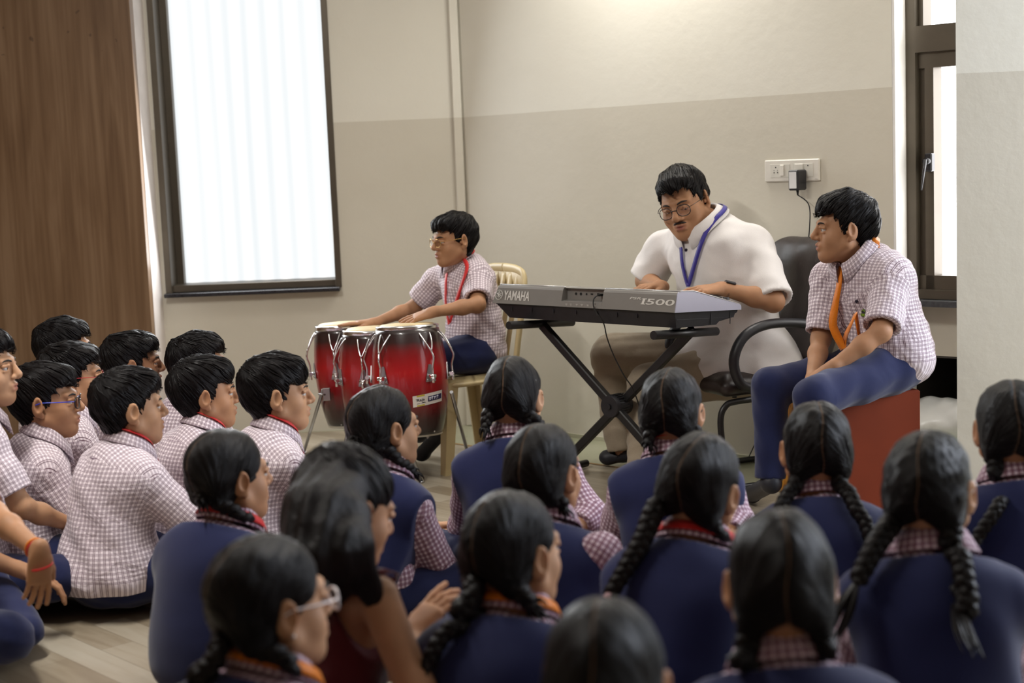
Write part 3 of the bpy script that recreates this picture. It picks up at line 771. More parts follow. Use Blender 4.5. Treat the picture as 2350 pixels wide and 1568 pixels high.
def conga(label, loc, lean, R0, RB_, R1, H, lugs, plate_side=None):
    """loc: centre of the bottom ring; lean: tilt (rad) towards -x and its azimuth"""
    t = thing('conga_drum', label, 'drum', tuple(loc), 0, 'red conga drums')
    Rm = rotm((0, 1, 0), lean[0]) @ rotm((1, 0, 0), lean[1]); t.rotation_euler = Matrix(Rm).to_euler()
    pr = []
    for i in range(25):
        s = i / 24; b_ = math.sin(math.pi * min(1, max(0, (s * .93 + .02)))) ** .8
        r = (R1 * (1 - s) + R0 * s) + (RB_ - (R1 + R0) / 2) * b_; pr.append((r, s * (H - .012)))
    m = MB(); m.lathe([(R1 - .02, 0)] + pr + [(R0 - .02, H - .012)], 56); m.build('shell', M_DRUM, t)
    m = MB(); m.lathe([(R1 + .002, -.004), (R1 + .0045, -.002), (R1 + .009, .030), (R1 + .006, .032), (R1 - .002, -.004)], 56)
    for k in range(6):
        a = k * math.pi / 3 + .3; m.ball((math.cos(a) * (R1 + .007), math.sin(a) * (R1 + .007), .014), .004, 8, 6)
    m.build('bottom_ring', plain('brushed_aluminium', (.55, .54, .51), .3, .9), t)
    hr = R0 + .006
    m = MB(); m.lathe([(hr - .012, H + .001), (hr - .004, H + .004), (hr + .002, H + .002), (hr + .003, H - .004), (hr + .001, H - .043), (hr - .003, H - .043), (hr - .006, H - .010), (hr - .012, H + .001)], 64)
    m.build('rim_hoop', M_CHROME, t)
    m = MB(); m.lathe([(0.0001, H + .013), (R0 * .55, H + .0125), (R0 * .86, H + .010), (R0 * .93, H + .004), (R0 * .985, H - .004)], 56); m.build('drum_head', M_HIDE, t)
    for a in lugs:
        er = np.array((math.cos(a), math.sin(a), 0)); et = np.array((-math.sin(a), math.cos(a), 0)); ez = np.array((0, 0, 1.0))
        rs = lambda z: np.interp(z, [p[1] for p in pr], [p[0] for p in pr])
        P = lambda x, z, o: er * (rs(z) + o) + et * x + ez * z
        Pr = lambda x, z, o: er * (hr + o) + et * x + ez * z
        m = MB()
        j = P(0, H - .105, .030)
        for sx in (-1, 1):
            m.tube(spline([Pr(.024 * sx, H - .030, -.002), Pr(.024 * sx, H - .033, .008), P(.014 * sx, H - .07, .02), j], 14), .0032, 8)
        m.tube(spline([j + ez * .01, j, P(.004, H - .13, .034), P(.002, H - .165, .022), P(0, H - .20, .022)], 16), .0042, 10)
        lug = m.build('tension_rod', M_CHROME, t)
        m = MB(); fn = lambda x, y, z: P(x, H - .215 + y, z)
        m.prism([(-.024, -.012), (.024, -.012), (.022, .0), (.006, .058), (-.006, .058), (-.022, .0)], .0015, .005, fn)
        for sx in (-1, 1): m.ball(P(.016 * sx, H - .219, .006), .003, 8, 6)
        m.build('lug_plate', M_SILVER, lug)
        m = MB(); m.tube([P(-.013, H - .205, .020), P(.013, H - .205, .020)], .0085, 12); m.tube([P(0, H - .205, .022), P(0, H - .232, .022)], .0065, 10); m.tube([P(0, H - .205, .004), P(0, H - .205, .02)], .007, 10)
        m.build('lug_nut', M_CHROME, lug)
    return t, pr
def leg_rod(t, p0, p1, r=.0075):
    inv = np.array(t.matrix_basis.inverted()); q = lambda p: (inv @ np.array((*p, 1)))[:3]
    m = MB(); m.tube([q(p0), q(p1)], r, 10); m.tube([q(p1 + (p0 - p1) * .03), q(p1)], r * 1.4, 10); return m.build('stand_leg', M_SILVER, t)
# big drum in front
c3t, c3b = at(934, 748, 6.13), at(949, 996, 6.15)
H3 = float(np.linalg.norm(c3t - c3b)); bz = c3b
ax3 = (c3t - c3b) / H3; lean3 = (math.atan2(ax3[0], ax3[2]), -math.asin(ax3[1]))
d3, p3 = conga('largest red conga drum, in front, with a white sticker near its base', bz, lean3, .122, .158, .118, H3, [math.radians(a) for a in (-128, -80 + 25, -8, 60, 115, 175)])
for px, py, qx, qy in ((1036, 900, 1072, 1036), (925, 985, 968, 1108)): leg_rod(d3, at(px, py, 6.08), on_z(qx, qy, .004) if py > 950 else on_z(1076, 1050, .004))
leg_rod(d3, c3b + (-.10, .12, .1), c3b * (1, 1, 0) + (-.22, .24, .004))
# sticker wrapped round the shell
def drum_xy(px, py, pr, t, c):
    pass
M_STICK = plain('white_sticker', (.66, .62, .57), .5)
inv3 = np.array(Matrix(np.array(d3.rotation_euler.to_matrix()).tolist()).inverted())
def d3fn(a0, z0, tilt=0.0):
    zs = [p[1] for p in p3]; rs = [p[0] for p in p3]
    def fn(u, v, d):
        R = np.interp(z0, zs, rs); a = a0 + u / R; z = z0 + v + tilt * u
        r = np.interp(z, zs, rs) + .0008 + d; return (r * math.cos(a), r * math.sin(a), z)
    return fn
def patch(fn, u0, u1, v0, v1, d, n=14):
    m = MB(); vs = [fn(u0 + (u1 - u0) * i / n, v, d) for v in (v0, v1) for i in range(n + 1)]
    m.add(vs, [(i, i + 1, n + 2 + i, n + 1 + i) for i in range(n)]); return m
sa = math.radians(-84); sf = d3fn(sa, H3 * .27, .12)
stk = patch(sf, 0, .135, 0, .046, .0004).build('paper_sticker', M_STICK, d3); stk['label'] = 'white shop sticker with a blue panel'
patch(sf, .016, .048, .0395, .0455, .0009).build('yellow_bar', plain('yellow_print', (.52, .42, .03), .5), stk)
patch(sf, .016, .048, .001, .006, .0009).build('yellow_bar', bpy.data.materials['yellow_print'], stk)
patch(sf, .062, .130, .0125, .0335, .0009).build('blue_panel', plain('dark_blue_print', (.018, .014, .07), .4), stk)
M_INK = plain('black_ink', (.03, .03, .04), .5); M_WINK = plain('white_ink', (.62, .60, .66), .5)
text_mesh('sticker_lettering', 'Raja', M_INK, stk, lambda u, v, d: sf(.016 + u, .0175 + v, .0009 + d), .0145, .032, .01, depth=.0004)
m = MB()
for i, (a, b_) in enumerate(((.016, .030), (.033, .050))): 
    q = patch(sf, a, b_, .0105 + .001 * i, .0125 + .001 * i, .0009, 4); m.add(q.v, q.f)
m.tube([np.array(sf(.038, .0145, .0012)), np.array(sf(.046, .0148, .0012)), np.array(sf(.052, .0115, .0012))], .0008, 5); m.ball(sf(.0135, .030, .001), .0016, 8, 6)
m.build('small_print', M_INK, stk)
m = MB()
for (pts) in (((.068, .016), (.068, .028)), ((.064, .028), (.086, .028)), ((.074, .028), (.074, .017), (.070, .021)), ((.082, .016), (.082, .031)), ((.078, .022), (.082, .025)), ((.088, .027), (.112, .027)), ((.092, .027), (.092, .016)), ((.098, .027), (.098, .020), (.103, .017)), ((.108, .016), (.108, .031))):
    m.tube([np.array(sf(u, v, .0014)) for u, v in pts], .0011, 5)
m.build('panel_lettering', M_WINK, stk)
# the two smaller drums behind it
c2t, c2b = at(850, 757, 6.36), at(862, 985, 6.40)
H2 = float(np.linalg.norm(c2t - c2b)); ax = (c2t - c2b) / H2
d2, _ = conga('middle red conga drum, half hidden behind the largest drum', c2b, (math.atan2(ax[0], ax[2]), -math.asin(ax[1])), .112, .142, .102, H2, [math.radians(a) for a in (-100, -155, 150, 40, -30)])
c1t, c1b = at(781, 746, 6.58), at(800, 975, 6.62)
H1 = float(np.linalg.norm(c1t - c1b)); ax = (c1t - c1b) / H1
d1, _ = conga('leftmost red conga drum, on chrome legs beside its two mates', c1b, (math.atan2(ax[0], ax[2]), -math.asin(ax[1])), .105, .128, .085, H1, [math.radians(a) for a in (-98, -165, 120, 40, -38)])
m = MB(); ia = np.array(d1.matrix_basis.inverted()); bp = (ia @ np.array((*at(750, 905, 6.46), 1)))[:3]
m.box(bp, (.034, .02, .055), None, 0, .003); m.tube([bp + (-.005, -.012, .0), bp + (-.035, -.014, .004)], .004, 8); m.build('leg_bracket', M_SILVER, d1)
leg_rod(d1, at(741, 895, 6.46), on_z(697, 1040, .004)); leg_rod(d1, c1b + (.06, .06, .12), c1b * (1, 1, 0) + (.12, .22, .004)); leg_rod(d1, c1b + (.05, -.06, .12), c1b * (1, 1, 0) + (.14, -.14, .004))
leg_rod(d2, c2b + (-.09, -.03, .1), c2b * (1, 1, 0) + (-.16, -.10, .004)); leg_rod(d2, c2b + (.02, .1, .1), c2b * (1, 1, 0) + (.04, .22, .004)); leg_rod(d2, c2b + (.0, -.1, .1), on_z(785, 1030, .004))

# ---- moulded plastic chair of the drummer: local x right, y forward
M_PLCH = plain('cream_plastic', (.62, .50, .27), .38, 0, .05, 6)
PCY = math.radians(-122)         # facing
pcr = at(1058, 860, 6.48); pcr = np.array([pcr[0], pcr[1], 0.0])
pc = thing('plastic_chair', 'cream moulded plastic chair under the boy at the drums', 'chair', tuple(pcr), -PCY); pc.scale = (.93, .93, .98)
m = MB(); sw, sd, sz = .42, .40, .42
vs = []; nx_, ny_ = 13, 13
for j in range(ny_):
    for i in range(nx_):
        u, v = i / (nx_ - 1) * 2 - 1, j / (ny_ - 1) * 2 - 1
        ru_ = max(abs(u), abs(v)); k = 1 - .08 * (abs(u) * abs(v)) ** 2
        edge_ = .028 * max(0, (ru_ - .85) / .15) ** 2; dish = -.012 * (1 - u * u) * (1 - v * v)
        vs.append((u * sw / 2 * k * (1 + .06 * v), v * sd / 2 * k, sz + dish - edge_))
fs = [(j * nx_ + i, j * nx_ + i + 1, (j + 1) * nx_ + i + 1, (j + 1) * nx_ + i) for j in range(ny_ - 1) for i in range(nx_ - 1)]
m.add(vs, fs); m.add([(x, y, z - .012) for x, y, z in vs], [tuple(reversed(f)) for f in fs])
rim = []
for i in range(40):
    a = 2 * math.pi * i / 40; c_, s_ = math.cos(a), math.sin(a); q = (abs(c_) ** 6 + abs(s_) ** 6) ** (-1 / 6)
    rim.append((c_ * q * .205 * (1 + .06 * s_), s_ * q * .197, sz - .032))
m.tube(rim, .022, 8, closed=True, flat=.55)
m.build('seat', M_PLCH, pc)
for sx in (-1, 1):
    for sy in (-1, 1):
        m = MB(); top = np.array((sx * .18, sy * .165, sz - .02)); bot = np.array((sx * .205, sy * .215, 0.0))
        x = (bot - top); Rl = basis(-x, (0, 1, 0)) ; ln = np.linalg.norm(x)
        for w_, d_, off_ in ((.062, .010, (0, sy * .024, 0)), (.010, .055, (sx * .028, 0, 0))):
            P = []
            for (pt, sc) in ((top, 1.0), (bot, .72)):
                for (a, b_) in ((-1, -1), (1, -1), (1, 1), (-1, 1)): P.append(pt + np.array(off_) * sc + np.array((a * w_ / 2 * sc, b_ * d_ / 2 * sc, 0)))
            m.add(P, [(0, 1, 2, 3), (7, 6, 5, 4), (0, 4, 5, 1), (1, 5, 6, 2), (2, 6, 7, 3), (3, 7, 4, 0)], 0, False)
        m.build('leg', M_PLCH, pc)
m = MB()
for sx in (-1, 1):
    m.tube(spline([(sx * .195, -.175, sz - .03), (sx * .205, -.19, sz + .10), (sx * .205, -.225, sz + .28), (sx * .185, -.255, sz + .40), (sx * .12, -.265, sz + .43), (0, -.268, sz + .437)], 40), [.026] * 41, 10, flat=.55)
for k in range(-2, 3):
    x = k * .056; m.tube(spline([(x * 1.0, -.172, sz - .01), (x * 1.05, -.20, sz + .14), (x * 1.1, -.235, sz + .30), (x * 1.1, -.262, sz + .42)], 16), .021, 8, flat=.3, up=(0, 1, 0))
m.tube(spline([(-.20, -.175, sz + .02), (0, -.19, sz + .03), (.20, -.175, sz + .02)], 12), .028, 8, flat=.4, up=(0, 1, 0))
m.tube(spline([(-.175, -.258, sz + .365), (-.09, -.266, sz + .395), (0, -.270, sz + .40), (.09, -.266, sz + .395), (.175, -.258, sz + .365)], 24), .045, 10, flat=.28, up=(0, 1, 0))
m.build('backrest', M_PLCH, pc)

# ---- office chair of the player
M_LEATHER = plain('brown_black_leatherette', (.030, .022, .021), .36, 0, .2, 18, .25, 90)
OCY = math.radians(-112)
ocr = at(1705, 870, 5.98); ocr = np.array([ocr[0], ocr[1], 0])
oc = thing('office_chair', 'dark leatherette office chair with black loop armrests against the wall', 'chair', tuple(ocr), -OCY)
s = Solid().box((0, 0, .405), (.235, .225, .035), None, .035, .02).box((0, .01, .43), (.20, .19, .03), None, .03, .03).wob(.003, 30, 1)
V, Q = skin(s, (-.3, -.3, .33), (.3, .3, .5), .009); mesh_np('seat', V, Q, M_LEATHER, oc)
s = Solid()
for i in range(14):
    tt = i / 13; z = .50 + .40 * tt; y = -.235 - .05 * tt - .02 * math.sin(tt * 3.1); s.box((0, y, z), (.225 - .03 * abs(tt - .4), .035, .055), None, .033, .05)
s.wob(.002, 30, 3)
V, Q = skin(s, (-.3, -.42, .40), (.3, -.12, .99), .009); mesh_np('backrest', V, Q, M_LEATHER, oc)
for sx in (-1, 1):
    m = MB(); x = sx * .262
    m.tube(spline([(x * .93, .10, .40), (x, .17, .43), (x, .195, .52), (x, .15, .605), (x, .05, .645), (x, -.10, .640), (x, -.24, .605), (x, -.27, .595)], 48), .023, 12, flat=.8)
    m.build('armrest', M_BLACKPLASTIC, oc)
m = MB()
for sx in (-1, 1):
    x = sx * .22
    m.tube(spline([(x, -.24, .345), (x, -.05, .352), (x, .16, .352), (x, .215, .335), (x, .235, .28), (x, .225, .15), (x, .215, .05), (x, .19, .016), (x, .10, .013), (x, -.26, .013)], 60), .0125, 10)
m.tube([(-.22, -.26, .013), (.22, -.26, .013)], .0125, 10); m.tube([(-.22, .0, .35), (.22, .0, .35)], .0125, 10); m.tube([(-.22, -.2, .35), (.22, -.2, .35)], .0125, 10)
m.tube(spline([(0, -.2, .345), (0, -.30, .37), (0, -.315, .45), (0, -.30, .60)], 20), .02, 8, flat=.4, up=(0, 1, 0))
for sx in (-1, 1): m.tube([(sx * .10, .10, .345), (sx * .10, .10, .375)], .01, 8)
m.build('sled_frame', M_BLACKMETAL, oc)

# ---- cajon
cjA = on_z(2113, 895, .488); cjd = np.array([math.cos(math.radians(14)), math.sin(math.radians(14)), 0]); cjn = np.array([-cjd[1], cjd[0], 0])
CW, CD_, CH = .375, .30, .488
cjc = cjA - cjd * CW / 2 + cjn * CD_ / 2
cj = thing('cajon', 'red box drum that the boy with the orange lanyard sits on', 'drum', (cjc[0], cjc[1], 0), math.radians(14))
M_CJRED = plain('red_brown_paint', (.175, .028, .008), .55, 0, .08, 7); M_CJRED.node_tree.nodes['Principled BSDF'].inputs['Specular IOR Level'].default_value = .2
m = MB(); m.box((0, 0, CH / 2 + .006), (CW, CD_, CH - .012), None, 0, .006); m.build('box', M_CJRED, cj)
def tapa_wood():
    m, nt, b = nodes('golden_ply'); tc = N(nt, 'ShaderNodeTexCoord'); wv = N(nt, 'ShaderNodeTexWave'); wv.wave_type = 'RINGS'
    wv.inputs['Scale'].default_value = 9; wv.inputs['Distortion'].default_value = 14; wv.inputs['Detail'].default_value = 3; wv.inputs['Detail Scale'].default_value = 1.6
    mp = N(nt, 'ShaderNodeMapping'); mp.inputs['Scale'].default_value = (1, 1.6, .5); L(nt, tc.outputs['Object'], mp.inputs[0]); L(nt, mp.outputs[0], wv.inputs['Vector'])
    L(nt, ramp(nt, wv.outputs['Fac'], [(.2, (.36, .13, .015)), (.8, (.56, .25, .03))]), b.inputs['Base Color']); b.inputs['Roughness'].default_value = .3; return m
m = MB(); m.box((-CW / 2 - .003, 0, CH / 2 + .006), (.006, CD_ - .004, CH - .016), None, 0, .001); m.build('front_plate', tapa_wood(), cj)
m = MB()
for sx in (-1, 1):
    for sy in (-1, 1): m = MB(); m.tube([(sx * .15, sy * .11, 0), (sx * .15, sy * .11, .014)], .016, 14); m.build('rubber_foot', M_RUBBER, cj)
for yy in (-.13, .13):
    for zz in (.03, .16, .30, .43): m = MB(); m.ball((-CW / 2 - .006, yy, zz), (.0025, .005, .005), 8, 6); m.build('plate_screw', M_SILVER, cj)

# ---- things in the storage recess and on the window sill
def slab_obj(name, label, cat, s0, s1, o0, o1, z0, z1, mat, **k):
    m = MB(); slab(m, s0, s1, o0, o1, z0, z1); return tag(m.build(name, mat), label, cat, **k)
slab_obj('storage_shelf', 'low shelf board inside the dark recess beside the pillar', 'shelf', L2 + .02, 2.82, -.01, .76, .115, .140, plain('grey_laminate', (.20, .19, .17), .5))
slab_obj('green_sheet', 'pale green paper sheet lying on the low shelf', 'paper', L2 + .03, 2.80, -.005, .60, .1402, .1422, plain('pale_green_paper', (.42, .60, .36), .6))
s = Solid()
rs_ = np.random.RandomState(5)
bc = w2(w2_s(on_w2(2160, 950, .12)), .15, .225)
Rb = np.column_stack((W2D, W2N, (0, 0, 1)))
s.ell(bc, (.24, .14, .078), Rb, .03).ell(bc + W2D * .16 + np.array((0, 0, .015)), (.18, .13, .085), Rb, .04).ell(bc - W2D * .06 - np.array((0, 0, .015)), (.16, .12, .06), Rb, .04).plane((0, 0, .1435), (0, 0, -1)).wob(.020, 22, 3, 6).wob(.006, 70, 4, 6)
V, Q = skin(s, bc - .45, bc + .45, .012); tag(mesh_np('plastic_bag', V, Q, plain('white_polythene', (.78, .80, .78), .3, 0, .04, 8)), 'crumpled white plastic bag on the green sheet in the recess', 'bag')
def stick(name, label, cat, p, q, r, mats, zz=0):
    t = thing(name, label, cat, tuple((p + q) / 2)); d = q - p
    m = MB(); m.tube([p, p + d * .74], r, 10); lobj(m, 'barrel', mats[0], t)
    m = MB(); m.tube([p + d * .74, q], r * 1.08, 10); lobj(m, 'cap', mats[1], t)
    return t
M_ORP = plain('orange_plastic', (.75, .17, .03), .3); M_BLP = plain('blue_plastic', (.10, .35, .62), .3); M_WHP = plain('white_plastic', (.75, .66, .62), .35); M_PINK = plain('pink_wood', (.50, .22, .20), .5)
zs_ = .7125
f_ = lambda px, py: (lambda p: np.array([p[0], p[1], zs_]))(on_z(px, py, zs_))
stick('pen', 'orange felt pen lying on the narrow window sill', 'pen', f_(2115, 675), f_(2160, 675.5), .0042, (M_ORP, M_BLACKPLASTIC))
stick('pen', 'blue capped pen lying behind the orange pen on the sill', 'pen', f_(2141, 669), f_(2170, 670), .0042, (M_BLP, M_BLP))
stick('pen', 'white pen with pale barrel at the right of the orange pen', 'pen', f_(2163, 676), f_(2189, 676), .004, (M_WHP, M_ORP))
zg = .1465
g_ = lambda px, py: (lambda p: np.array([p[0], p[1], zg]))(on_z(px, py, zg))
stick('pencil', 'thick pink pencil lying on the pale green sheet', 'pencil', g_(2150, 980), g_(2180, 994), .0042, (M_PINK, M_PINK))
gp, gq = g_(2152, 979) + (0, 0, .012), g_(2215, 978) + (0, 0, .012)
gd = (gq - gp) / np.linalg.norm(gq - gp)
gt = thing('glue_tube', 'dark green tube with pale lettering on the green sheet under the bag', 'tube', tuple((gp + gq) / 2))
m = MB(); m.tube([gp, gp + gd * .02, gp + gd * .03, gq], [.007, .010, .0165, .0165], 16); lobj(m, 'body', plain('dark_green_plastic', (.006, .045, .04), .35), gt)
m = MB(); m.tube([gp - gd * .012, gp + gd * .002], .008, 14); lobj(m, 'cap', plain('grey_green_cap', (.2, .3, .28), .4), gt)
m = MB()
for i in range(3): m.box((gp + gd * .055) + np.array((-.005, -.0125, .008 - .0055 * i)), (.026 - .004 * (i % 2), .0008, .0026), basis(gd, (0, .5, 1)))
lobj(m, 'label_print', M_WINK, gt)

# ---- wall lamp, and the fixture of the added ceiling fill lamp
def tube_lamp(label, p, d, ln):
    p = np.asarray(p, float); d = np.asarray(d, float); t = thing('tube_lamp', label, 'lamp', tuple(p))
    m = MB(); m.box(p, (ln, .05, .035), basis(d, (0, 0, 1)), 0, .004); lobj(m, 'housing', M_WHITE, t)
    mm, nt, b = nodes('lit_tube'); b.inputs['Emission Color'].default_value = (1, .94, .84, 1); b.inputs['Emission Strength'].default_value = 4
    m = MB(); m.tube([p - d * ln * .48 - (0, 0, .035), p + d * ln * .48 - (0, 0, .035)], .014, 12); lobj(m, 'tube', mm, t)
tube_lamp('white tube lamp fixed to the angled wall above the keyboard player', w2(.95, -.05, 2.66), W2D, 1.2)

tube_lamp('added white tube fill lamp on the ceiling over the boys, above the frame', (-1.5, 3.7, 2.93), (0, 1, 0), 1.2)
# ------------------------------------------------------------------ people
def skin_mat(name, col, lip):
    m, nt, b = nodes(name)
    tc = N(nt, 'ShaderNodeTexCoord'); no = N(nt, 'ShaderNodeTexNoise'); no.inputs['Scale'].default_value = 22; no.inputs['Detail'].default_value = 5; L(nt, tc.outputs['Object'], no.inputs['Vector'])
    c = ramp(nt, no.outputs[0], [(.3, tuple(x * .90 for x in col)), (.7, tuple(x * 1.08 for x in col))])
    a = N(nt, 'ShaderNodeAttribute', attribute_name='tint')
    c = mixc(nt, a.outputs['Fac'], c, lip)
    L(nt, c, b.inputs['Base Color']); b.inputs['Roughness'].default_value = .58; b.inputs['Specular IOR Level'].default_value = .35
    b.inputs['Subsurface Weight'].default_value = .12; b.inputs['Subsurface Radius'].default_value = (1.0, .35, .2); b.inputs['Subsurface Scale'].default_value = .012
    n2 = N(nt, 'ShaderNodeTexNoise'); n2.inputs['Scale'].default_value = 260; L(nt, tc.outputs['Object'], n2.inputs['Vector']); bump(nt, b, n2.outputs[0], .08, .001)
    return m
SKINS = [skin_mat('warm_brown_skin', (.40, .205, .108), (.30, .10, .075)), skin_mat('tan_skin', (.47, .26, .145), (.36, .13, .10)), skin_mat('deep_brown_skin', (.30, .145, .078), (.22, .075, .06))]
def hair_mat(name, part=False, brown=0.0):
    m, nt, b = nodes(name)
    a = N(nt, 'ShaderNodeAttribute', attribute_name='strand')
    no = N(nt, 'ShaderNodeTexNoise'); no.inputs['Scale'].default_value = 34; no.inputs['Detail'].default_value = 5; no.inputs['Roughness'].default_value = .65; L(nt, a.outputs['Vector'], no.inputs['Vector'])
    n2 = N(nt, 'ShaderNodeTexNoise'); n2.inputs['Scale'].default_value = 11; n2.inputs['Detail'].default_value = 3; L(nt, a.outputs['Vector'], n2.inputs['Vector'])
    k = 1 + brown
    c = ramp(nt, no.outputs[0], [(.3, (.0035, .0030, .0034)), (.62, (.0075 * k, .006, .0062)), (.82, (.018 * k, .0135, .0125))])
    if part:
        t = N(nt, 'ShaderNodeAttribute', attribute_name='part'); q = N(nt, 'ShaderNodeSeparateXYZ'); L(nt, t.outputs['Vector'], q.inputs[0])
        w = mathn(nt, 'ADD', mathn(nt, 'ABSOLUTE', q.outputs[0]), mathn(nt, 'MULTIPLY', mathn(nt, 'SUBTRACT', no.outputs[0], .5), .0016))
        f = mathn(nt, 'MULTIPLY', mathn(nt, 'LESS_THAN', w, .0016), q.outputs[1]); c = mixc(nt, f, c, (.15, .095, .06))
    L(nt, c, b.inputs['Base Color']); b.inputs['Roughness'].default_value = .32; b.inputs['Specular IOR Level'].default_value = .15
    h = mathn(nt, 'ADD', no.outputs[0], mathn(nt, 'MULTIPLY', n2.outputs[0], 1.4)); bump(nt, b, h, .7, .004)
    return m
M_HAIR, M_HAIRG = hair_mat('black_hair'), hair_mat('parted_black_hair', True)
M_HAIRB = hair_mat('brown_black_hair', False, .15)
def braid_mat():
    m, nt, b = nodes('braided_hair'); a = N(nt, 'ShaderNodeAttribute', attribute_name='strand')
    no = N(nt, 'ShaderNodeTexNoise'); no.inputs['Scale'].default_value = 9; no.inputs['Detail'].default_value = 4; L(nt, a.outputs['Vector'], no.inputs['Vector'])
    L(nt, ramp(nt, no.outputs[0], [(.3, (.0035, .0030, .0034)), (.75, (.013, .010, .010))]), b.inputs['Base Color']); b.inputs['Specular IOR Level'].default_value = .2; b.inputs['Roughness'].default_value = .36; bump(nt, b, no.outputs[0], .6, .003); return m
M_BRAID = braid_mat()
def check_mat(name, ground, dark, dark2, p, lw):
    """woven check: pairs of thin dark lines both ways on a pale ground; UV in metres"""
    m, nt, b = nodes(name)
    uv = N(nt, 'ShaderNodeUVMap'); sp = N(nt, 'ShaderNodeSeparateXYZ'); L(nt, uv.outputs[0], sp.inputs[0])
    def lines(o):
        f = mathn(nt, 'FRACT', mathn(nt, 'DIVIDE', o, p))
        d1 = mathn(nt, 'ABSOLUTE', mathn(nt, 'SUBTRACT', f, .36)); d2 = mathn(nt, 'ABSOLUTE', mathn(nt, 'SUBTRACT', f, .64))
        return mathn(nt, 'LESS_THAN', mathn(nt, 'MINIMUM', d1, d2), lw), mathn(nt, 'LESS_THAN', mathn(nt, 'ABSOLUTE', mathn(nt, 'SUBTRACT', f, .5)), .30)
    (lx, bx_), (ly, by_) = lines(sp.outputs[0]), lines(sp.outputs[1])
    c = mixc(nt, mathn(nt, 'MULTIPLY', mathn(nt, 'MAXIMUM', bx_, by_), .13), ground, dark2)
    c = mixc(nt, mathn(nt, 'MULTIPLY', ly, .80), c, dark2); c = mixc(nt, mathn(nt, 'MULTIPLY', lx, .85), c, dark)
    L(nt, c, b.inputs['Base Color']); b.inputs['Roughness'].default_value = .8; b.inputs['Specular IOR Level'].default_value = .2
    b.inputs['Sheen Weight'].default_value = .15
    tc = N(nt, 'ShaderNodeTexCoord'); no = N(nt, 'ShaderNodeTexNoise'); no.inputs['Scale'].default_value = 16; no.inputs['Detail'].default_value = 3; no.inputs['Distortion'].default_value = 1.2; L(nt, tc.outputs['Object'], no.inputs['Vector'])
    bump(nt, b, no.outputs[0], .45, .02); return m
M_CHECK = check_mat('checked_shirting', (.86, .77, .82), (.085, .022, .046), (.11, .04, .095), .0132, .052)
M_CHECKG = check_mat('shaded_mauve_shirting', (.68, .56, .63), (.14, .035, .06), (.17, .06, .13), .0140, .10)
def cloth(name, col, rough=.8, folds=.5, fs=9, sheen=.2, var=.08):
    m, nt, b = nodes(name); tc = N(nt, 'ShaderNodeTexCoord')
    no = N(nt, 'ShaderNodeTexNoise'); no.inputs['Scale'].default_value = fs; no.inputs['Detail'].default_value = 1.2; no.inputs['Distortion'].default_value = .7; L(nt, tc.outputs['Object'], no.inputs['Vector'])
    n2 = N(nt, 'ShaderNodeTexNoise'); n2.inputs['Scale'].default_value = 420; L(nt, tc.outputs['Object'], n2.inputs['Vector'])
    L(nt, ramp(nt, n2.outputs[0], [(.3, tuple(c * (1 - var) for c in col)), (.7, tuple(min(1, c * (1 + var)) for c in col))]), b.inputs['Base Color'])
    b.inputs['Roughness'].default_value = rough; b.inputs['Sheen Weight'].default_value = sheen; b.inputs['Specular IOR Level'].default_value = .2
    h = mathn(nt, 'ADD', no.outputs[0], mathn(nt, 'MULTIPLY', n2.outputs[0], .04)); bump(nt, b, h, folds, .02); return m
M_VEST = cloth('navy_waistcoat', (.010, .0145, .066), .85, .28, 6)
M_NAVY = cloth('navy_trousers', (.011, .016, .064), .85, .38, 8)
M_KHAKI = cloth('khaki_cotton', (.34, .28, .205), .8, .55, 10)
M_WSHIRT = cloth('white_cotton', (.74, .71, .70), .8, .55, 8, .1, .03)
M_MAROON = cloth('maroon_velvet', (.10, .006, .012), .75, .4, 9, .6)
M_RED = cloth('red_ribbon', (.55, .018, .018), .5, .1); M_ORANGE = cloth('orange_ribbon', (.72, .20, .008), .45, .1); M_BLUE = cloth('blue_ribbon', (.045, .035, .26), .45, .1)
M_EYEW = plain('eye_white', (.62, .58, .55), .2); M_IRIS = plain('dark_iris', (.012, .008, .006), .15)
M_SOCK = cloth('white_sock', (.62, .60, .60), .9, .2); M_SHOE = plain('black_canvas_shoe', (.012, .013, .02), .55)
M_BUTTON = plain('dark_button', (.02, .015, .03), .3)
M_BROW = plain('dark_brow', (.012, .009, .008), .7)
M_PEARL = plain('pearl', (.75, .68, .62), .2)
M_BLACKGL = plain('black_frame', (.012, .010, .012), .25)
def lens_mat():
    m, nt, b = nodes('spectacle_lens'); b.inputs['Transmission Weight'].default_value = 1; b.inputs['IOR'].default_value = 1.01; b.inputs['Roughness'].default_value = .02
    tr = N(nt, 'ShaderNodeBsdfTransparent'); gl = N(nt, 'ShaderNodeBsdfGlossy'); gl.inputs['Roughness'].default_value = .05
    mx = N(nt, 'ShaderNodeMixShader'); mx.inputs[0].default_value = .10; L(nt, tr.outputs[0], mx.inputs[1]); L(nt, gl.outputs[0], mx.inputs[2]); L(nt, mx.outputs[0], nt.nodes['Material Output'].inputs[0]); nt.nodes.remove(b); return m
M_LENS = lens_mat()

class Xf:
    """a solid moved by rotation R, scale k, place c"""
    def __init__(s, sol, R, c, k): s.s, s.R, s.c, s.k = sol, np.asarray(R, np.float32), np.asarray(c, np.float32), k
    def __call__(s, P): return s.s(((np.asarray(P, np.float32) - s.c) @ s.R) / s.k) * s.k

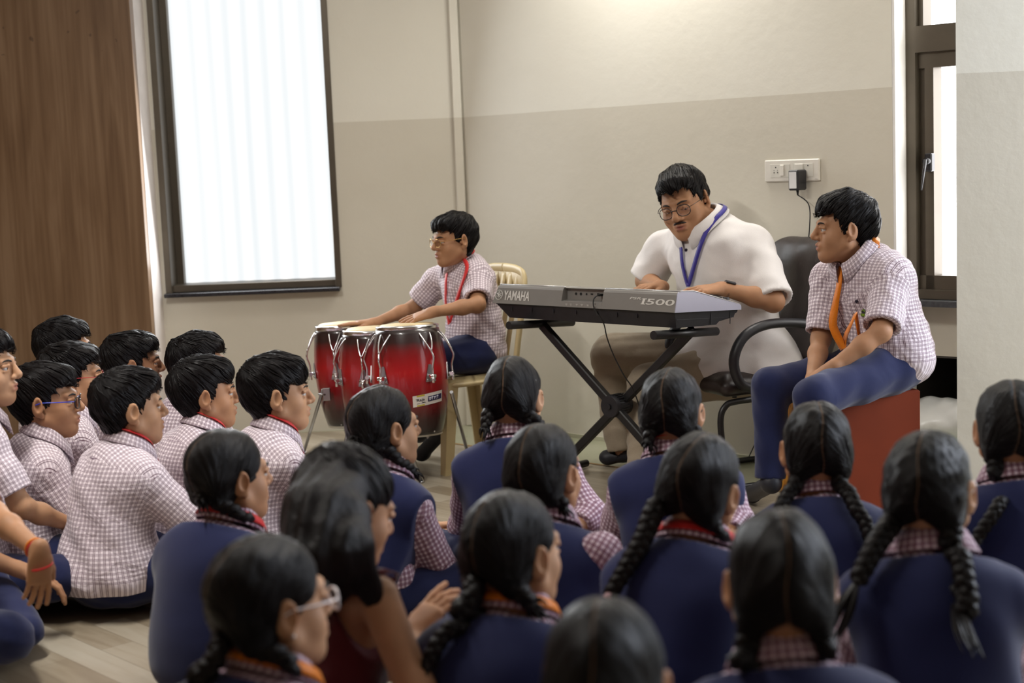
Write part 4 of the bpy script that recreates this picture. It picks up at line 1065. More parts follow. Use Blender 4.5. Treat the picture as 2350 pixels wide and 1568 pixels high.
def head_solid(o):
    """head in its own frame: x right, y towards the face, z up, origin between the ears; child size"""
    j = o.get('jaw', 1.0); s = Solid()
    s.ell((0, -.014, .036), (.073, .092, .082), None, .01)
    s.ell((0, .030, -.018), (.060 * j, .058, .075), None, .03)
    s.ell((0, .048, -.060), (.040 * j, .040, .040), None, .03)
    s.cone((0, .072, -.089), (0, .066, -.086), .019, .020, .022)
    for q in (-1, 1):
        s.cone((q * .056 * j, .004, -.048), (q * .018, .062, -.088), .018, .017, .03)
        s.ell((q * .040 * j, .052, -.030), (.022, .024, .026), None, .022)
        s.cone((q * .012, .086, .026), (q * .044, .070, .026), .010, .008, .014)
    s.cone((0, .085, .022), (0, .108, -.019), .0085, .0112, .012)
    s.cone((0, .107, -.021), (0, .104, -.0235), .0108, .0105, .007)
    for q in (-1, 1):
        s.ell((q * .0135, .0945, -.0265), (.0085, .0105, .0078), None, .006)
        s.ell((q * .031, .097, .005), (.019, .016, .0125), None, .010, 1)
    s.ell((0, .085, -.056), (.022, .014, .012), None, .014)
    s.cone((-.018, .088, -.0512), (.018, .088, -.0512), .0058, .0058, .006); s.cone((-.005, .0965, -.0500), (.005, .0965, -.0500), .0062, .0062, .007)
    s.cone((-.012, .0925, -.0630), (.012, .0925, -.0630), .0068, .0068, .006)
    s.cone((-.021, .0995, -.0568), (.021, .0995, -.0568), .0022, .0022, .004, 1)
    lid = o.get('lid', .011)
    for q in (-1, 1):
        s.cone((q * .0185, .0845, lid - .001), (q * .031, .0885, lid + .0015), .0050, .0055, .004); s.cone((q * .031, .0885, lid + .0015), (q * .0445, .0785, lid - .001), .0055, .0048, .004)
        s.cone((q * .020, .0835, -.0055), (q * .043, .0785, -.0050), .0042, .0042, .004)
        a = rotm((0, 0, 1), -q * .55) @ rotm((1, 0, 0), -.12)
        s.ell((q * .0785, -.013, -.002), (.0085, .0205, .0325), a, .006)
        s.ell((q * .0875, -.008, .003), (.0062, .0115, .0195), a, .004, 1)
        s.ell((q * .0770, -.003, -.0285), (.0065, .0085, .0095), a, .006)
        s.ell((q * .0755, .004, -.006), (.0050, .0055, .0070), a, .004)
    return s
HEADS = {}
def head_mesh(o):
    return head_solid(o)

def strand_coords(V, poles):
    """coordinates that run along the hair: streaks fan out from each pole; V in the head frame"""
    out = np.zeros_like(V); c = np.array((0, -.012, .03))
    P = V - c; P = P / (np.linalg.norm(P, axis=1, keepdims=True) + 1e-9)
    for a, m in poles:
        a = np.array(a, float); a /= np.linalg.norm(a); th = np.arccos(np.clip(P @ a, -1, 1)); q = P - (P @ a)[:, None] * a; q /= np.linalg.norm(q, axis=1, keepdims=True) + 1e-6
        e1 = np.cross(a, (0.3, .9, .2)); e1 /= np.linalg.norm(e1); e2 = np.cross(a, e1)
        r = np.stack([q @ e1, q @ e2, th * .22], 1); out[m] = r[m]
    return out
def make_hair(o, seed):
    """hair shell in the head frame, with loose locks along the strands for short hair"""
    st = o['hair']; rs = np.random.RandomState(seed); s = Solid()
    if st == 'boy':
        f = o.get('fringe', .0); vol = o.get('vol', 1.0)
        s.ell((0, -.015, .036), (.0795, .100, .090), None, .01)
        s.ell((0, .002, .076), (.069, .084 * (1 + .06 * vol), .052 * vol), None, .03)
        s.ell((o.get('sweep', 0) * .02, .060, .080), (.052, .030, .028), None, .03)
        s.ell((0, -.072, .03), (.060, .040, .070), None, .03); s.ell((0, -.046, -.048), (.052, .037, .046), None, .03)
        s.wob(.006, 60, seed, 6)
        pz = .058 - f
        def cut(P, d):
            jag = .0035 * np.sin(P[:, 0] * 210 + seed) + .004 * np.sin(P[:, 0] * 97 + 2 * seed)
            face = (P[:, 1] - .050) * .93 - (P[:, 2] - pz + .014 + jag) * .37      # forehead and face are free
            side = np.maximum(P[:, 1] - .018 + jag, -(P[:, 2] - .022))              # in front of the ears below the temple
            fr = -smin(-face, -(-(P[:, 2] - pz - jag)), .01)
            front = np.minimum(np.maximum(P[:, 1] - .042, -(P[:, 2] - pz - jag)), 9)
            d = np.maximum(d, -np.maximum(-(P[:, 1] - .046), (P[:, 2] - pz - jag)))
            d = np.maximum(d, -np.maximum(-(P[:, 1] - .030 - .25 * (P[:, 2] - .03)), P[:, 2] - .040 - jag))
            tz = np.clip((-.015 - P[:, 2]) / .060, 0, 1) * np.clip((.02 - P[:, 1]) / .03, 0, 1); d = d + .0070 * tz * tz * (3 - 2 * tz) * o.get('fade', 1.0)
            nape = P[:, 2] + .084 + jag - .30 * (P[:, 1] + .08)
            return np.maximum(d, -nape)
        s.fn(cut)
        for q in (-1, 1): s.ell((q * .084, -.008, -.014), (.032, .0185, .034), None, .005, 1)
        poles = lambda V: [((.1, -.62, .78), np.ones(len(V), bool))]
    elif st == 'girl':
        s.ell((0, -.016, .036), (.0805, .101, .0905), None, .01)
        for q in (-1, 1):
            s.ell((q * .042, -.052, -.012), (.034, .042, .044), None, .03)
            s.cone((q * .050, -.050, -.030), (q * .054, -.062, -.048), .020, .016, .022)
        s.wob(.004, 55, seed, 6)
        def cut(P, d):
            face = (P[:, 1] - .076) * .86 - (P[:, 2] - .062) * .51
            d = np.maximum(d, -(-np.maximum(-face, -9)))  if False else np.maximum(d, face)
            nape = P[:, 2] + .068 - .25 * P[:, 1] - 1.1 * np.minimum(np.abs(P[:, 0]), .05) * -1
            nape = P[:, 2] + .040 + .40 * np.minimum(np.abs(P[:, 0]), .06)
            d = np.maximum(d, -nape)
            groove = np.abs(P[:, 0] + .0035 * np.sin(P[:, 2] * 60 + seed)) - .0012
            return np.maximum(d, np.minimum(.004 - groove * 1.2, 9) * np.where(P[:, 2] > -.05, 1, 0) + np.where(P[:, 2] > -.05, -.0055, -9) + d * 0) if False else d
        s.fn(cut)
        for q in (-1, 1): s.ell((q * .088, .000, -.005), (.025, .024, .036), None, .005, 1)
        poles = lambda V: [((.64, -.60, -.50), V[:, 0] >= 0), ((-.64, -.60, -.50), V[:, 0] < 0)]
    else:
        s.ell((0, -.016, .038), (.0805, .104, .093), None, .01); s.ell((0, -.05, .075), (.058, .05, .045), None, .03)
        s.wob(.005, 50, seed, 6)
        s.fn(lambda P, d: np.maximum(np.maximum(d, (P[:, 1] - .074) * .86 - (P[:, 2] - .060) * .51), -(P[:, 2] + .09)))
        s.fn(lambda P, d: np.maximum(d, -np.maximum(-(P[:, 1] - .012 - .3 * P[:, 2]), P[:, 2] - .028)))
        for q in (-1, 1): s.ell((q * .088, -.006, -.006), (.026, .026, .038), None, .006, 1)
        poles = lambda V: [((0, -.55, .84), np.ones(len(V), bool))]
    V, Q = skin(s, (-.13, -.16, -.14), (.13, .15, .17), .0042, 1)
    S = strand_coords(V, poles(V))
    # clumps: ridges along the strands
    nrm = s.grad(V); fr = rs.randn(4, 3) * 9; ph = rs.rand(4) * 6.3
    amp = {'boy': .0022, 'girl': .0008}.get(st, .0016)
    V = V + nrm * (amp * np.sin(S @ fr.T * 3 + ph).mean(1) * 2)[:, None]
    part = np.zeros((len(V), 3), np.float32); part[:, 0] = 1
    if st == 'girl':
        w = V[:, 0] + .004 * np.sin(V[:, 2] * 45 + seed); lo = o.get('part_to', -.055)
        top = (V[:, 2] > lo)
        part[:, 0] = w; part[:, 1] = top * o.get('part_k', .8)
        V = V - nrm * (np.clip(1 - np.abs(w) / .008, 0, 1) * top * .003)[:, None]
    faces = [Q]; extra = []; eS = []
    nl = o.get('locks', {'boy': 420, 'girl': 60}.get(st, 120))
    if nl:
        up = V[:, 2] > (-.03 if st == 'boy' else -.05); cand = np.nonzero(up)[0]
        pick = rs.choice(cand, nl); a = np.array(poles(V)[0][0], float); a /= np.linalg.norm(a)
        P = V[pick].copy(); path = [P]; steps = 8; stp = rs.uniform(.005, .0095, nl)[:, None] * (1.0 if st == 'boy' else 1.3)
        side = np.sign(P[:, :1] + 1e-6)
        for i in range(steps):
            n_ = s.grad(P)
            if st == 'girl': tgt = np.concatenate([side * .066, np.full((nl, 1), -.055), np.full((nl, 1), -.07)], 1); t = tgt - P
            else: t = (P - np.array((0, -.012, .03))) @ a; t = -(a[None] * 1.0) + 0 * P; t = t + np.array((o.get('sweep', 0) * .5, .25, 0)) * (P[:, 2:3] > .05)
            t = t - (t * n_).sum(1, keepdims=True) * n_; t /= np.linalg.norm(t, axis=1, keepdims=True) + 1e-6
            t = t + rs.randn(nl, 3) * .09
            P = P + t * stp; P = s.push(P, (.0006 + .0016 * (i / steps) * rs.rand(nl)) if st != 'girl' else .0006, 2) if i < steps - 2 or st == 'girl' else P + t * stp * .3
            path.append(P)
        path = np.stack(path, 1); r0 = rs.uniform(.0016, .0034, nl) if st != 'girl' else np.full(nl, .0007)
        K = 4; m = path.shape[1]
        tn = np.gradient(path, axis=1); tn /= np.linalg.norm(tn, axis=2, keepdims=True) + 1e-9
        nn_ = s.grad(path.reshape(-1, 3)).reshape(path.shape); bb = np.cross(tn, nn_); prof_ = np.sin(np.linspace(.5, math.pi, m)) ** .7
        base = len(V)
        vs = []
        for k in range(K):
            th = 2 * math.pi * k / K; vs.append(path + (r0[:, None] * prof_[None])[..., None] * (math.cos(th) * nn_ * .6 + math.sin(th) * bb))
        vs = np.stack(vs, 2).reshape(-1, 3)                      # lock, step, ring
        i0 = base + (np.arange(nl)[:, None, None] * m + np.arange(m - 1)[None, :, None]) * K + np.arange(K)[None, None]
        i1 = base + (np.arange(nl)[:, None, None] * m + np.arange(m - 1)[None, :, None]) * K + (np.arange(K)[None, None] + 1) % K
        faces.append(np.stack([i0, i0 + K, i1 + K, i1], -1).reshape(-1, 4))
        sl = strand_coords(np.repeat(path[:, :1], m, 1).reshape(-1, 3), poles(np.repeat(path[:, :1], m, 1).reshape(-1, 3)))
        V = np.concatenate([V, vs]); S = np.concatenate([S, np.repeat(sl, K, 0)]); part = np.concatenate([part, np.tile(np.array([[1, 0, 0]], np.float32), (len(vs), 1))])
    return V, np.concatenate(faces), S, part, s

def hand(s, W, d, nrm, side, k=1.0, curl=(.25, .3, .3, .35), spread=.10, thumb=.5):
    """hand at wrist W pointing along d, back of the hand towards nrm; side +1 = right hand (thumb on its left when palm is down)"""
    d = np.asarray(d, float); d /= np.linalg.norm(d); nrm = np.asarray(nrm, float); nrm = nrm - d * (nrm @ d); nrm /= np.linalg.norm(nrm)
    lat = np.cross(d, nrm) * 1.0                                      # to the right of the hand seen from its back
    th = -lat * side                                                  # the thumb's side
    R = np.column_stack((lat, d, nrm))
    W = np.asarray(W, float)
    s.cone(W - d * .02 * k, W + d * .012 * k, .020 * k, .021 * k, .02)
    s.ell(W + d * .045 * k, (.034 * k, .045 * k, .0145 * k), R, .02)
    for i in range(4):
        s.cone(W + d * .02 * k + th * (.012 - .008 * i) * k, W + d * .082 * k + th * (.026 - .0175 * i) * k, .013 * k, .0105 * k, .012)
    ln = (.040, .045, .041, .031)
    for i in range(4):
        off = (1.5 - i); a = off * spread; b = W + d * .084 * k + th * (.0265 - .0175 * i) * k - d * (.004 * (i == 3) + .003 * (i == 0)) * k
        f = d * math.cos(a) + th * math.sin(a); c = curl[i]; ang = 0.0; r = (.0092, .0094, .009, .0078)[i] * k
        for q, fr in enumerate((1.0, .68, .52)):
            ang += c * (.7, 1.15, .8)[q]; v = f * math.cos(ang) - nrm * math.sin(ang); e = b + v * ln[i] * fr * k
            s.cone(b, e, r, r * .90, .0025 if q == 0 else .002); b = e; r *= .90
    b = W + d * .022 * k + th * .024 * k - nrm * .004 * k
    v = d * math.cos(thumb) + th * math.sin(thumb) - nrm * .2; v /= np.linalg.norm(v); e = b + v * .040 * k; s.cone(b, e, .0135 * k, .0108 * k, .008)
    v2 = d * math.cos(thumb * .45) + th * math.sin(thumb * .45) - nrm * .22; v2 /= np.linalg.norm(v2); e2 = e + v2 * .030 * k; s.cone(e, e2, .0105 * k, .0085 * k, .003)
    return s

def glasses(o, mat, tm=None, kind='round', w=.022, parent=None, T=None):
    """spectacles in the head frame"""
    T = T or (lambda p: p); m = MB(); y0 = .104
    ring = lambda q: [T(np.array((q * .0335 + math.copysign(abs(math.cos(a)) ** .8, math.cos(a)) * w, y0 - .006 * abs(math.cos(a)) * (q * math.cos(a) > 0), .000 + math.copysign(abs(math.sin(a)) ** .8, math.sin(a)) * w * .82))) for a in np.linspace(0, 2 * math.pi, 28, endpoint=False)]
    r = o.get('rim', .0016)
    for q in (-1, 1): m.tube(ring(q), r, 6, closed=True)
    m.tube([T(np.array((-.0125, y0, .004))), T(np.array((0, y0 + .003, .006))), T(np.array((.0125, y0, .004)))], r, 6)
    g = m.build('spectacles', mat, parent)
    m = MB()
    for q in (-1, 1):
        c = T(np.array((q * .0335, y0 - .001, 0))); rr = ring(q); n = len(rr); m.add([c] + rr, [(0, i + 1, (i + 1) % n + 1) for i in range(n)])
    m.build('lens', M_LENS, g)
    for q in (-1, 1):
        m = MB(); m.tube([T(np.array(p)) for p in ((q * .055, y0 - .008, .006), (q * .066, y0 - .014, .008), (q * .079, .050, .010), (q * .0835, .0, .012), (q * .083, -.018, .006))], r * 1.15, 6, flat=.6)
        m.build('temple', tm or mat, g)
    return g

PEOPLE = {}
def person(label, o, group=None):
    """builds one person from the pixel and depth of the head and a pose; everything lives in the person's own frame (x right, y forward, z up)"""
    cl = o.get('cloth', 'boy'); s_ = o.get('s', 1.0); hs = o.get('hs', 1.0); seed = o.get('seed', len(PEOPLE) + 3); rs = np.random.RandomState(seed)
    px, py, k = o['head']; hw = at(px, py, FPX / k)
    ty = math.radians(o['tyaw']); Rt = rz3(-ty)
    Ln = o.get('lean', .10); dxl = o.get('shift', 0.0)
    if 'pelvis' in o: root = np.array(o['pelvis'], float); zp = root[2]; root = root * (1, 1, 0)
    else: root = hw - Rt @ np.array((dxl, Ln, 0)); root[2] = 0; zp = .125 * s_
    loc = lambda p: Rt.T @ (np.asarray(p, float) - root)
    if 'pelvis' in o: dxl, Ln = loc(hw)[0], loc(hw)[1]
    t = thing('person', label, 'person', tuple(root), -ty, group)
    hc = loc(hw)
    Rh = rz3(-(math.radians(o['hyaw']) - ty)) @ rotm((1, 0, 0), -math.radians(o.get('hpitch', 0))) @ rotm((0, 1, 0), math.radians(o.get('hroll', 0)))
    TH = lambda p: hc + Rh @ (np.asarray(p, float) * hs)
    THv = lambda V: hc + (V * hs) @ Rh.T
    sk = SKINS[o.get('skin', 0)]
    # --- skeleton
    c7 = loc(o['c7']) if 'c7' in o else TH((0, 0, 0)) * np.array((1, 1, 0)) + np.array((0, -.035 * hs, hc[2] - .128 * hs))
    c7 = np.array((c7[0] * (1 if 'c7' in o else .8), c7[1], c7[2]))
    P0 = np.array((0, 0, zp)); P2 = c7; P1 = (P0 + P2) / 2 + np.array((0, -o.get('hunch', .05) * s_, .02))
    Bz = lambda u: (1 - u) ** 2 * P0 + 2 * u * (1 - u) * P1 + u * u * P2
    Bt = lambda u: (lambda v: v / np.linalg.norm(v))(2 * (1 - u) * (P1 - P0) + 2 * u * (P2 - P1))
    bw = o.get('bw', 1.0)
    up = Bt(.95); fw = np.cross(up, (1, 0, 0)); fw = fw / np.linalg.norm(fw); 
    if fw[1] < 0: fw = -fw
    sw = .128 * s_ * o.get('sw', 1.0)
    S_ = {}
    for q, key in ((-1, 'L'), (1, 'R')):
        S_[key] = loc(o[key + 'S']) if key + 'S' in o else c7 - up * (.078 if cl != 'boy' else .068) * s_ + np.array((q * sw, 0, 0)) + fw * .022 * s_
    A = {}
    for q, key in ((-1, 'L'), (1, 'R')):
        S = S_[key]
        if key + 'E' in o: E = loc(o[key + 'E']); Wp = loc(o[key + 'W'])
        else:
            j = rs.uniform(-.015, .015, 3)
            E = S + (np.array((q * o.get('eo', .055 if cl == 'boy' else .025), o.get('ef', .09 if cl == 'boy' else .12), -.185)) + j) * s_
            Wp = np.array((q * (.12 + j[0]), E[1] + .17 * s_, max(.20 * s_, E[2] - .10 * s_)))
            d = Wp - E; Wp = E + d / np.linalg.norm(d) * .195 * s_
        A[key] = (S, E, Wp)
    kt = [0, .15, .3, .45, .6, .75, .88, .97]
    rx = [.150, .146, .134, .130, .136, .143, .128, .070]; ry = [.118, .108, .096, .092, .096, .096, .076, .052]; rzz = [.078, .078, .078, .078, .078, .070, .040, .014]
    def torso(s, off=0.0, upto=1.0):
        for u, a, b, zr in zip(kt, rx, ry, rzz):
            c = Bz(u); z = Bt(u); R = basis((1, 0, 0) - z * z[0], z) if True else None
            s.ell(c + fw * (.012 * s_ if u > .4 else .0), (a * s_ * bw + off, b * s_ * (bw ** 1.3) + off, zr * s_ + off), R, .045)
        for key in 'LR': s.cone(Bz(.90), S_[key], .052 * s_ + off, .045 * s_ + off, .04)
        s.cone(c7 - up * .040 * s_, (S_['L'] + c7) / 2 - up * .012 * s_, .034 * s_ + off, .036 * s_ + off, .03); s.cone(c7 - up * .040 * s_, (S_['R'] + c7) / 2 - up * .012 * s_, .034 * s_ + off, .036 * s_ + off, .03)
        return s
    def upper(s, key, off=0.0, k=.03):
        S, E, Wp = A[key]; return s.cone(S, E, .038 * s_ * bw ** .5 + off, .032 * s_ * bw ** .5 + off, k)
    def fore(s, key, off=0.0, k=.02):
        S, E, Wp = A[key]; ar = s_ * o.get('arm', 1.0); M_ = E + (Wp - E) * .35; s.cone(E, M_, .031 * ar + off, .030 * ar + off, k); return s.cone(M_, Wp, .030 * ar + off, .0195 * ar + off, k)
    # --- legs
    if 'LK' in o:
        H_ = {'L': loc(o['LH']) if 'LH' in o else np.array((-.085 * s_, .02, zp)), 'R': loc(o['RH']) if 'RH' in o else np.array((.085 * s_, .02, zp))}
        K_ = {'L': loc(o['LK']), 'R': loc(o['RK'])}; N_ = {'L': loc(o['LA']), 'R': loc(o['RA'])}
    else:
        j = rs.uniform(-.02, .02, 4)
        H_ = {'L': np.array((-.085, .03, .115)) * s_, 'R': np.array((.085, .03, .115)) * s_}
        K_ = {'L': np.array((-.265 + j[0], .215 + j[1], .150)) * s_, 'R': np.array((.265 + j[2], .215 + j[3], .135)) * s_}
        N_ = {'L': np.array((.045, .285, .075)) * s_, 'R': np.array((-.045, .235, .062)) * s_}
    lg = o.get('leg', 1.0)
    def legs(s, off=0.0, k=.035):
        for key in 'LR':
            s.cone(H_[key], K_[key], .080 * s_ * lg + off, .056 * s_ * lg + off, k); s.cone(K_[key], N_[key], .054 * s_ * lg + off, .036 * s_ * lg + off * 1.3, .025)
        return s
    # --- skin: one body
    hsol = head_solid(o)
    HX = Xf(hsol, Rh, hc, hs)
    nk = Solid(); nb = TH((0, -.022, -.045)); nr = o.get('neck', 1.0)
    nk.cone(c7 + fw * .012, nb, .050 * hs * nr, .046 * hs * nr, .02); nk.cone(c7 + fw * .02, TH((0, .012, -.065)), .046 * hs * nr, .040 * hs, .03)
    nk.add(HX, .022); nk.cone(c7 - up * .01, c7 - up * .05, .046 * s_, .046 * s_, .02)
    VV, QQ, TT = [], [], []; nv = 0
    def grow(sol, lo, hi, h, tint=None):
        nonlocal nv
        V, Q = skin(sol, lo, hi, h, 1)
        VV.append(V); QQ.append(Q + nv); nv += len(V); TT.append(np.zeros(len(V), np.float32) if tint is None else tint(V))
    def lips(V):
        q = ((V - hc) @ Rh) / hs
        m = np.clip(1.25 - np.abs(q[:, 0]) / .020, 0, 1) * np.clip(1.6 - np.abs(q[:, 2] + .0570) / .0085, 0, 1) * (q[:, 1] > .07)
        return np.clip(m, 0, 1).astype(np.float32)
    e = np.array((.115, .125, .125)) * hs
    hh = o.get('hres', .0036)
    lo = np.minimum(hc - .135 * hs, c7 - .07 * s_); hi = hc + .135 * hs
    grow(nk, lo, hi, hh, lips)
    for q, key in ((-1, 'L'), (1, 'R')):
        S, E, Wp = A[key]; s = Solid(); upper(s, key); fore(s, key)
        d = Wp - E; d = d / np.linalg.norm(d); hp = o.get(key + 'hand', {})
        hd = Rt.T @ np.array(hp['d'], float) if 'd' in hp else d
        hn = Rt.T @ np.array(hp['n'], float) if 'n' in hp else np.array((0, .1, 1.0))
        hand(s, Wp, hd, hn, 1 if key == 'R' else -1, .86 * s_ * o.get('hk', 1.0), hp.get('curl', (.35, .4, .42, .45)), hp.get('spread', .07), hp.get('thumb', .45))
        pts = np.stack([S, E, Wp, Wp + hd * .2 * s_, Wp + hn * .05, Wp - hn * .1]); grow(s, pts.min(0) - .06 * s_, pts.max(0) + .06 * s_, hp.get('res', .0042))
    tb = torso(Solid(), -.006); legs(tb, -.008)
    pts = np.stack([P0, c7, S_['L'], S_['R'], K_['L'], K_['R'], N_['L'], N_['R']]); grow(tb, pts.min(0) - .2 * s_, pts.max(0) + .2 * s_, .016)
    body = mesh_np('body', np.concatenate(VV), np.concatenate(QQ), sk, t, True, None, {'tint': np.concatenate(TT)})
    # --- eyes and brows
    for q in (-1, 1):
        m = MB(); m.ball(TH((q * .031, .0750, .0035)), .0118 * hs, 12, 9, 0); m.ball(TH((q * .031 + o.get('gaze', 0) * .004, 0.0806, .0030 - o.get('down', 0) * .003)), (.0062 * hs, .0072 * hs, .0062 * hs), 10, 8, 1, Rh)
        m.build('eye', [M_EYEW, M_IRIS], body)
        m = MB(); bp = [(q * .014, .0935, .0225), (q * .028, .0915, .0270), (q * .040, .0835, .0265), (q * .049, .0725, .0215)]
        m.tube([TH(p) for p in spline(bp, 12)], [x * hs for x in np.interp(np.linspace(0, 1, 13), [0, .4, 1], [.0034, .0040, .0014])], 6, flat=.8)
        m.build('eyebrow', M_BROW, body)
    # --- hair
    Vh, Qh, Sh, Ph, hsol2 = make_hair(o, seed)
    hair = mesh_np('hair', THv(Vh), Qh, M_HAIRG if o['hair'] == 'girl' else (M_HAIRB if o['hair'] == 'woman' else M_HAIR), t, True, None, {'strand': Sh, 'part': Ph})
    # --- clothes
    cl = o.get('cloth', 'boy')
    Ts = Solid(); torso(Ts, .006)
    shirt_m = o.get('shirt', M_CHECK if cl == 'boy' else M_CHECKG)
    vax = TH((0, -.01, -.05)) - c7; vax /= np.linalg.norm(vax); vax = vax * .5 + up * .5; vax /= np.linalg.norm(vax); vc = c7 + fw * .020 * s_
    s = Solid(); baggy = o.get('baggy', .012 if cl != 'girl' else .003)
    torso(s, baggy)
    slen = o.get('sleeve', .80 if cl == 'boy' else 1.6)
    cuts = []
    for key in 'LR':
        S, E, Wp = A[key]; d = (E - S) / np.linalg.norm(E - S)
        if slen <= 1.2:
            e_ = S + (E - S) * min(slen, .98); s.cone(S, e_ + d * .03, .053 * s_ * bw ** .5 + baggy * .5, .052 * s_ * bw ** .5 + baggy * .5, .03); cuts.append((e_, d, S))
        else:
            s.cone(S, E, .052 * s_ + baggy * .5, .050 * s_ + baggy * .5, .03); e_ = E + (Wp - E) * (slen - 1); d2 = (Wp - E) / np.linalg.norm(Wp - E); s.cone(E, e_ + d2 * .02, .050 * s_ + baggy * .5, .040 * s_ + baggy * .4, .02); cuts.append((e_, d2, E))
    s.wob(.0060 * s_, 34 / s_, seed + 1, 4).wob(.0020 * s_, 70 / s_, seed + 2, 5)
    hem = o.get('hem', zp - .045 * s_ if cl == 'boy' else zp + .03)
    def shape(P, d, cuts=cuts):
        for (e_, dd, S) in cuts:       # open sleeve ends
            a = (P - e_.astype(np.float32)) @ dd.astype(np.float32); r = np.sqrt(np.maximum(((P - e_.astype(np.float32)) ** 2).sum(1) - a * a, 0))
            near = np.minimum(r - .085 * s_ * bw ** .5, .16 * s_ - ((P - e_.astype(np.float32)) ** 2).sum(1) ** .5 * 0)
            d = np.maximum(d, np.minimum(a, -(r - .085 * s_ * bw ** .5)))
            bore = np.maximum(r - .044 * s_ * bw ** .5, -(a + .03 * s_)); d = np.maximum(d, -bore)
        tz = np.clip((hem + .17 * s_ - P[:, 2]) / (.15 * s_), 0, 1); d = d - o.get('flare', .022 if cl == 'boy' else 0) * s_ * tz * tz * (3 - 2 * tz)
        d = np.maximum(d, hem - P[:, 2] + .008 * np.sin(P[:, 0] * 14 + seed))
        u_ = (P - c7.astype(np.float32)) @ up.astype(np.float32)
        q_ = P - vc.astype(np.float32); al = q_ @ vax.astype(np.float32); ra = np.sqrt(np.maximum((q_ * q_).sum(1) - al * al, 0))
        d = np.maximum(d, np.minimum(o.get('nhole', .064) * hs - ra, u_ + .05 * s_))
        return np.maximum(d, u_ - .034 * s_)
    s.fn(shape)
    pts = np.stack([P0, c7, S_['L'], S_['R'], A['L'][1], A['R'][1]] + ([A['L'][2], A['R'][2]] if slen > 1.2 else [])); 
    V, Q = skin(s, pts.min(0) - .15 * s_ * bw, pts.max(0) + .11 * s_, .0068 * s_, 1)
    # check pattern follows body and sleeves separately, as cut cloth does
    fc = V[Q].mean(1); dT = Solid(); torso(dT); dT = dT(fc); reg = np.zeros(len(Q), int); best = dT + .006
    for i, key in enumerate('LR'):
        S, E, Wp = A[key]; a1 = Solid().cone(S + (E - S) * .18, E, .044 * s_, .040 * s_)(fc); m = a1 < best; reg[m] = 1 + i; best = np.minimum(best, a1)
        a2 = Solid().cone(E, Wp, .044 * s_, .040 * s_)(fc); m = a2 < best; reg[m] = 3 + i; best = np.minimum(best, a2)
    UV = np.zeros((len(Q), 4, 2), np.float32); PQ = V[Q]
    uu = np.linspace(0, 1, 24); bc = np.array([Bz(u) for u in uu]); ln = np.concatenate([[0], np.cumsum(np.minimum(np.linalg.norm(np.diff(bc, axis=0), axis=1), 1.25 * np.maximum(.002, np.diff(bc[:, 2]))))])
    fn_ = np.cross(V[Q[:, 2]] - V[Q[:, 0]], V[Q[:, 3]] - V[Q[:, 1]]); fn_ /= np.linalg.norm(fn_, axis=1, keepdims=True) + 1e-9
    if ((fc - fc.mean(0)) * fn_).sum() < 0: fn_ = -fn_
    hu_ = (fc - c7.astype(np.float32)) @ up.astype(np.float32); yoke = (reg == 0) & (((fn_ @ up.astype(np.float32) > .22) & (hu_ > -.10 * s_)) | (hu_ > -.045 * s_)); reg[yoke] = 9
    if yoke.any(): UV[yoke] = np.stack([PQ[yoke][..., 0], np.where(((fc[yoke] - c7) @ fw.astype(np.float32) > .03)[:, None], -1, 1) * ((PQ[yoke] - c7) @ fw.astype(np.float32)) + .7 * ((PQ[yoke] - c7) @ up.astype(np.float32))], -1)
    m = reg == 0
    if m.any():
        p = PQ[m]; z = np.interp(p[..., 2], bc[:, 2], np.arange(24)); i = z.astype(int); cx, cy = np.interp(p[..., 2], bc[:, 2], bc[:, 0]), np.interp(p[..., 2], bc[:, 2], bc[:, 1])
        a = np.arctan2((p[..., 0] - cx) / 1.35, -(p[..., 1] - cy) * (1 if True else -1)); front = (fc[m][:, 1] > np.interp(fc[m][:, 2], bc[:, 2], bc[:, 1]))[:, None]
        a2 = np.arctan2((p[..., 0] - cx) / 1.35, (p[..., 1] - cy)); 
        UV[m] = np.stack([np.where(front, a2, a) * .118 * s_ * bw + .0059, np.interp(p[..., 2], bc[:, 2], ln) + .35 * np.maximum(0, np.abs(p[..., 1] - cy) * 0)], -1)
    for i, key in enumerate('LR'):
        S, E, Wp = A[key]
        for base, a_, b_ in ((1, S, E), (3, E, Wp)):
            m = reg == base + i
            if not m.any(): continue
            ax = (b_ - a_) / np.linalg.norm(b_ - a_); e1 = np.cross(ax, (0, 1, .2)); e1 /= np.linalg.norm(e1); e2 = np.cross(ax, e1); p = PQ[m] - a_
            an = np.arctan2(p @ e2, p @ e1); ac = np.arctan2((fc[m] - a_) @ e2, (fc[m] - a_) @ e1)[:, None]; an = ac + (an - ac + math.pi) % (2 * math.pi) - math.pi
            end = ((fn_[m] @ ax) * np.sign((fc[m] - a_) @ ax - .05) > .55)[:, None]
            UV[m] = np.where(end[..., None], np.stack([p @ e1, p @ e2], -1), np.stack([an * .056 * s_, p @ ax], -1))
    shirt = mesh_np('top' if cl == 'woman' else 'shirt', V, Q, shirt_m, t, True, UV.reshape(-1, 2)) if cl != 'woman' else mesh_np('top', V, Q, M_MAROON, t)
    full = s
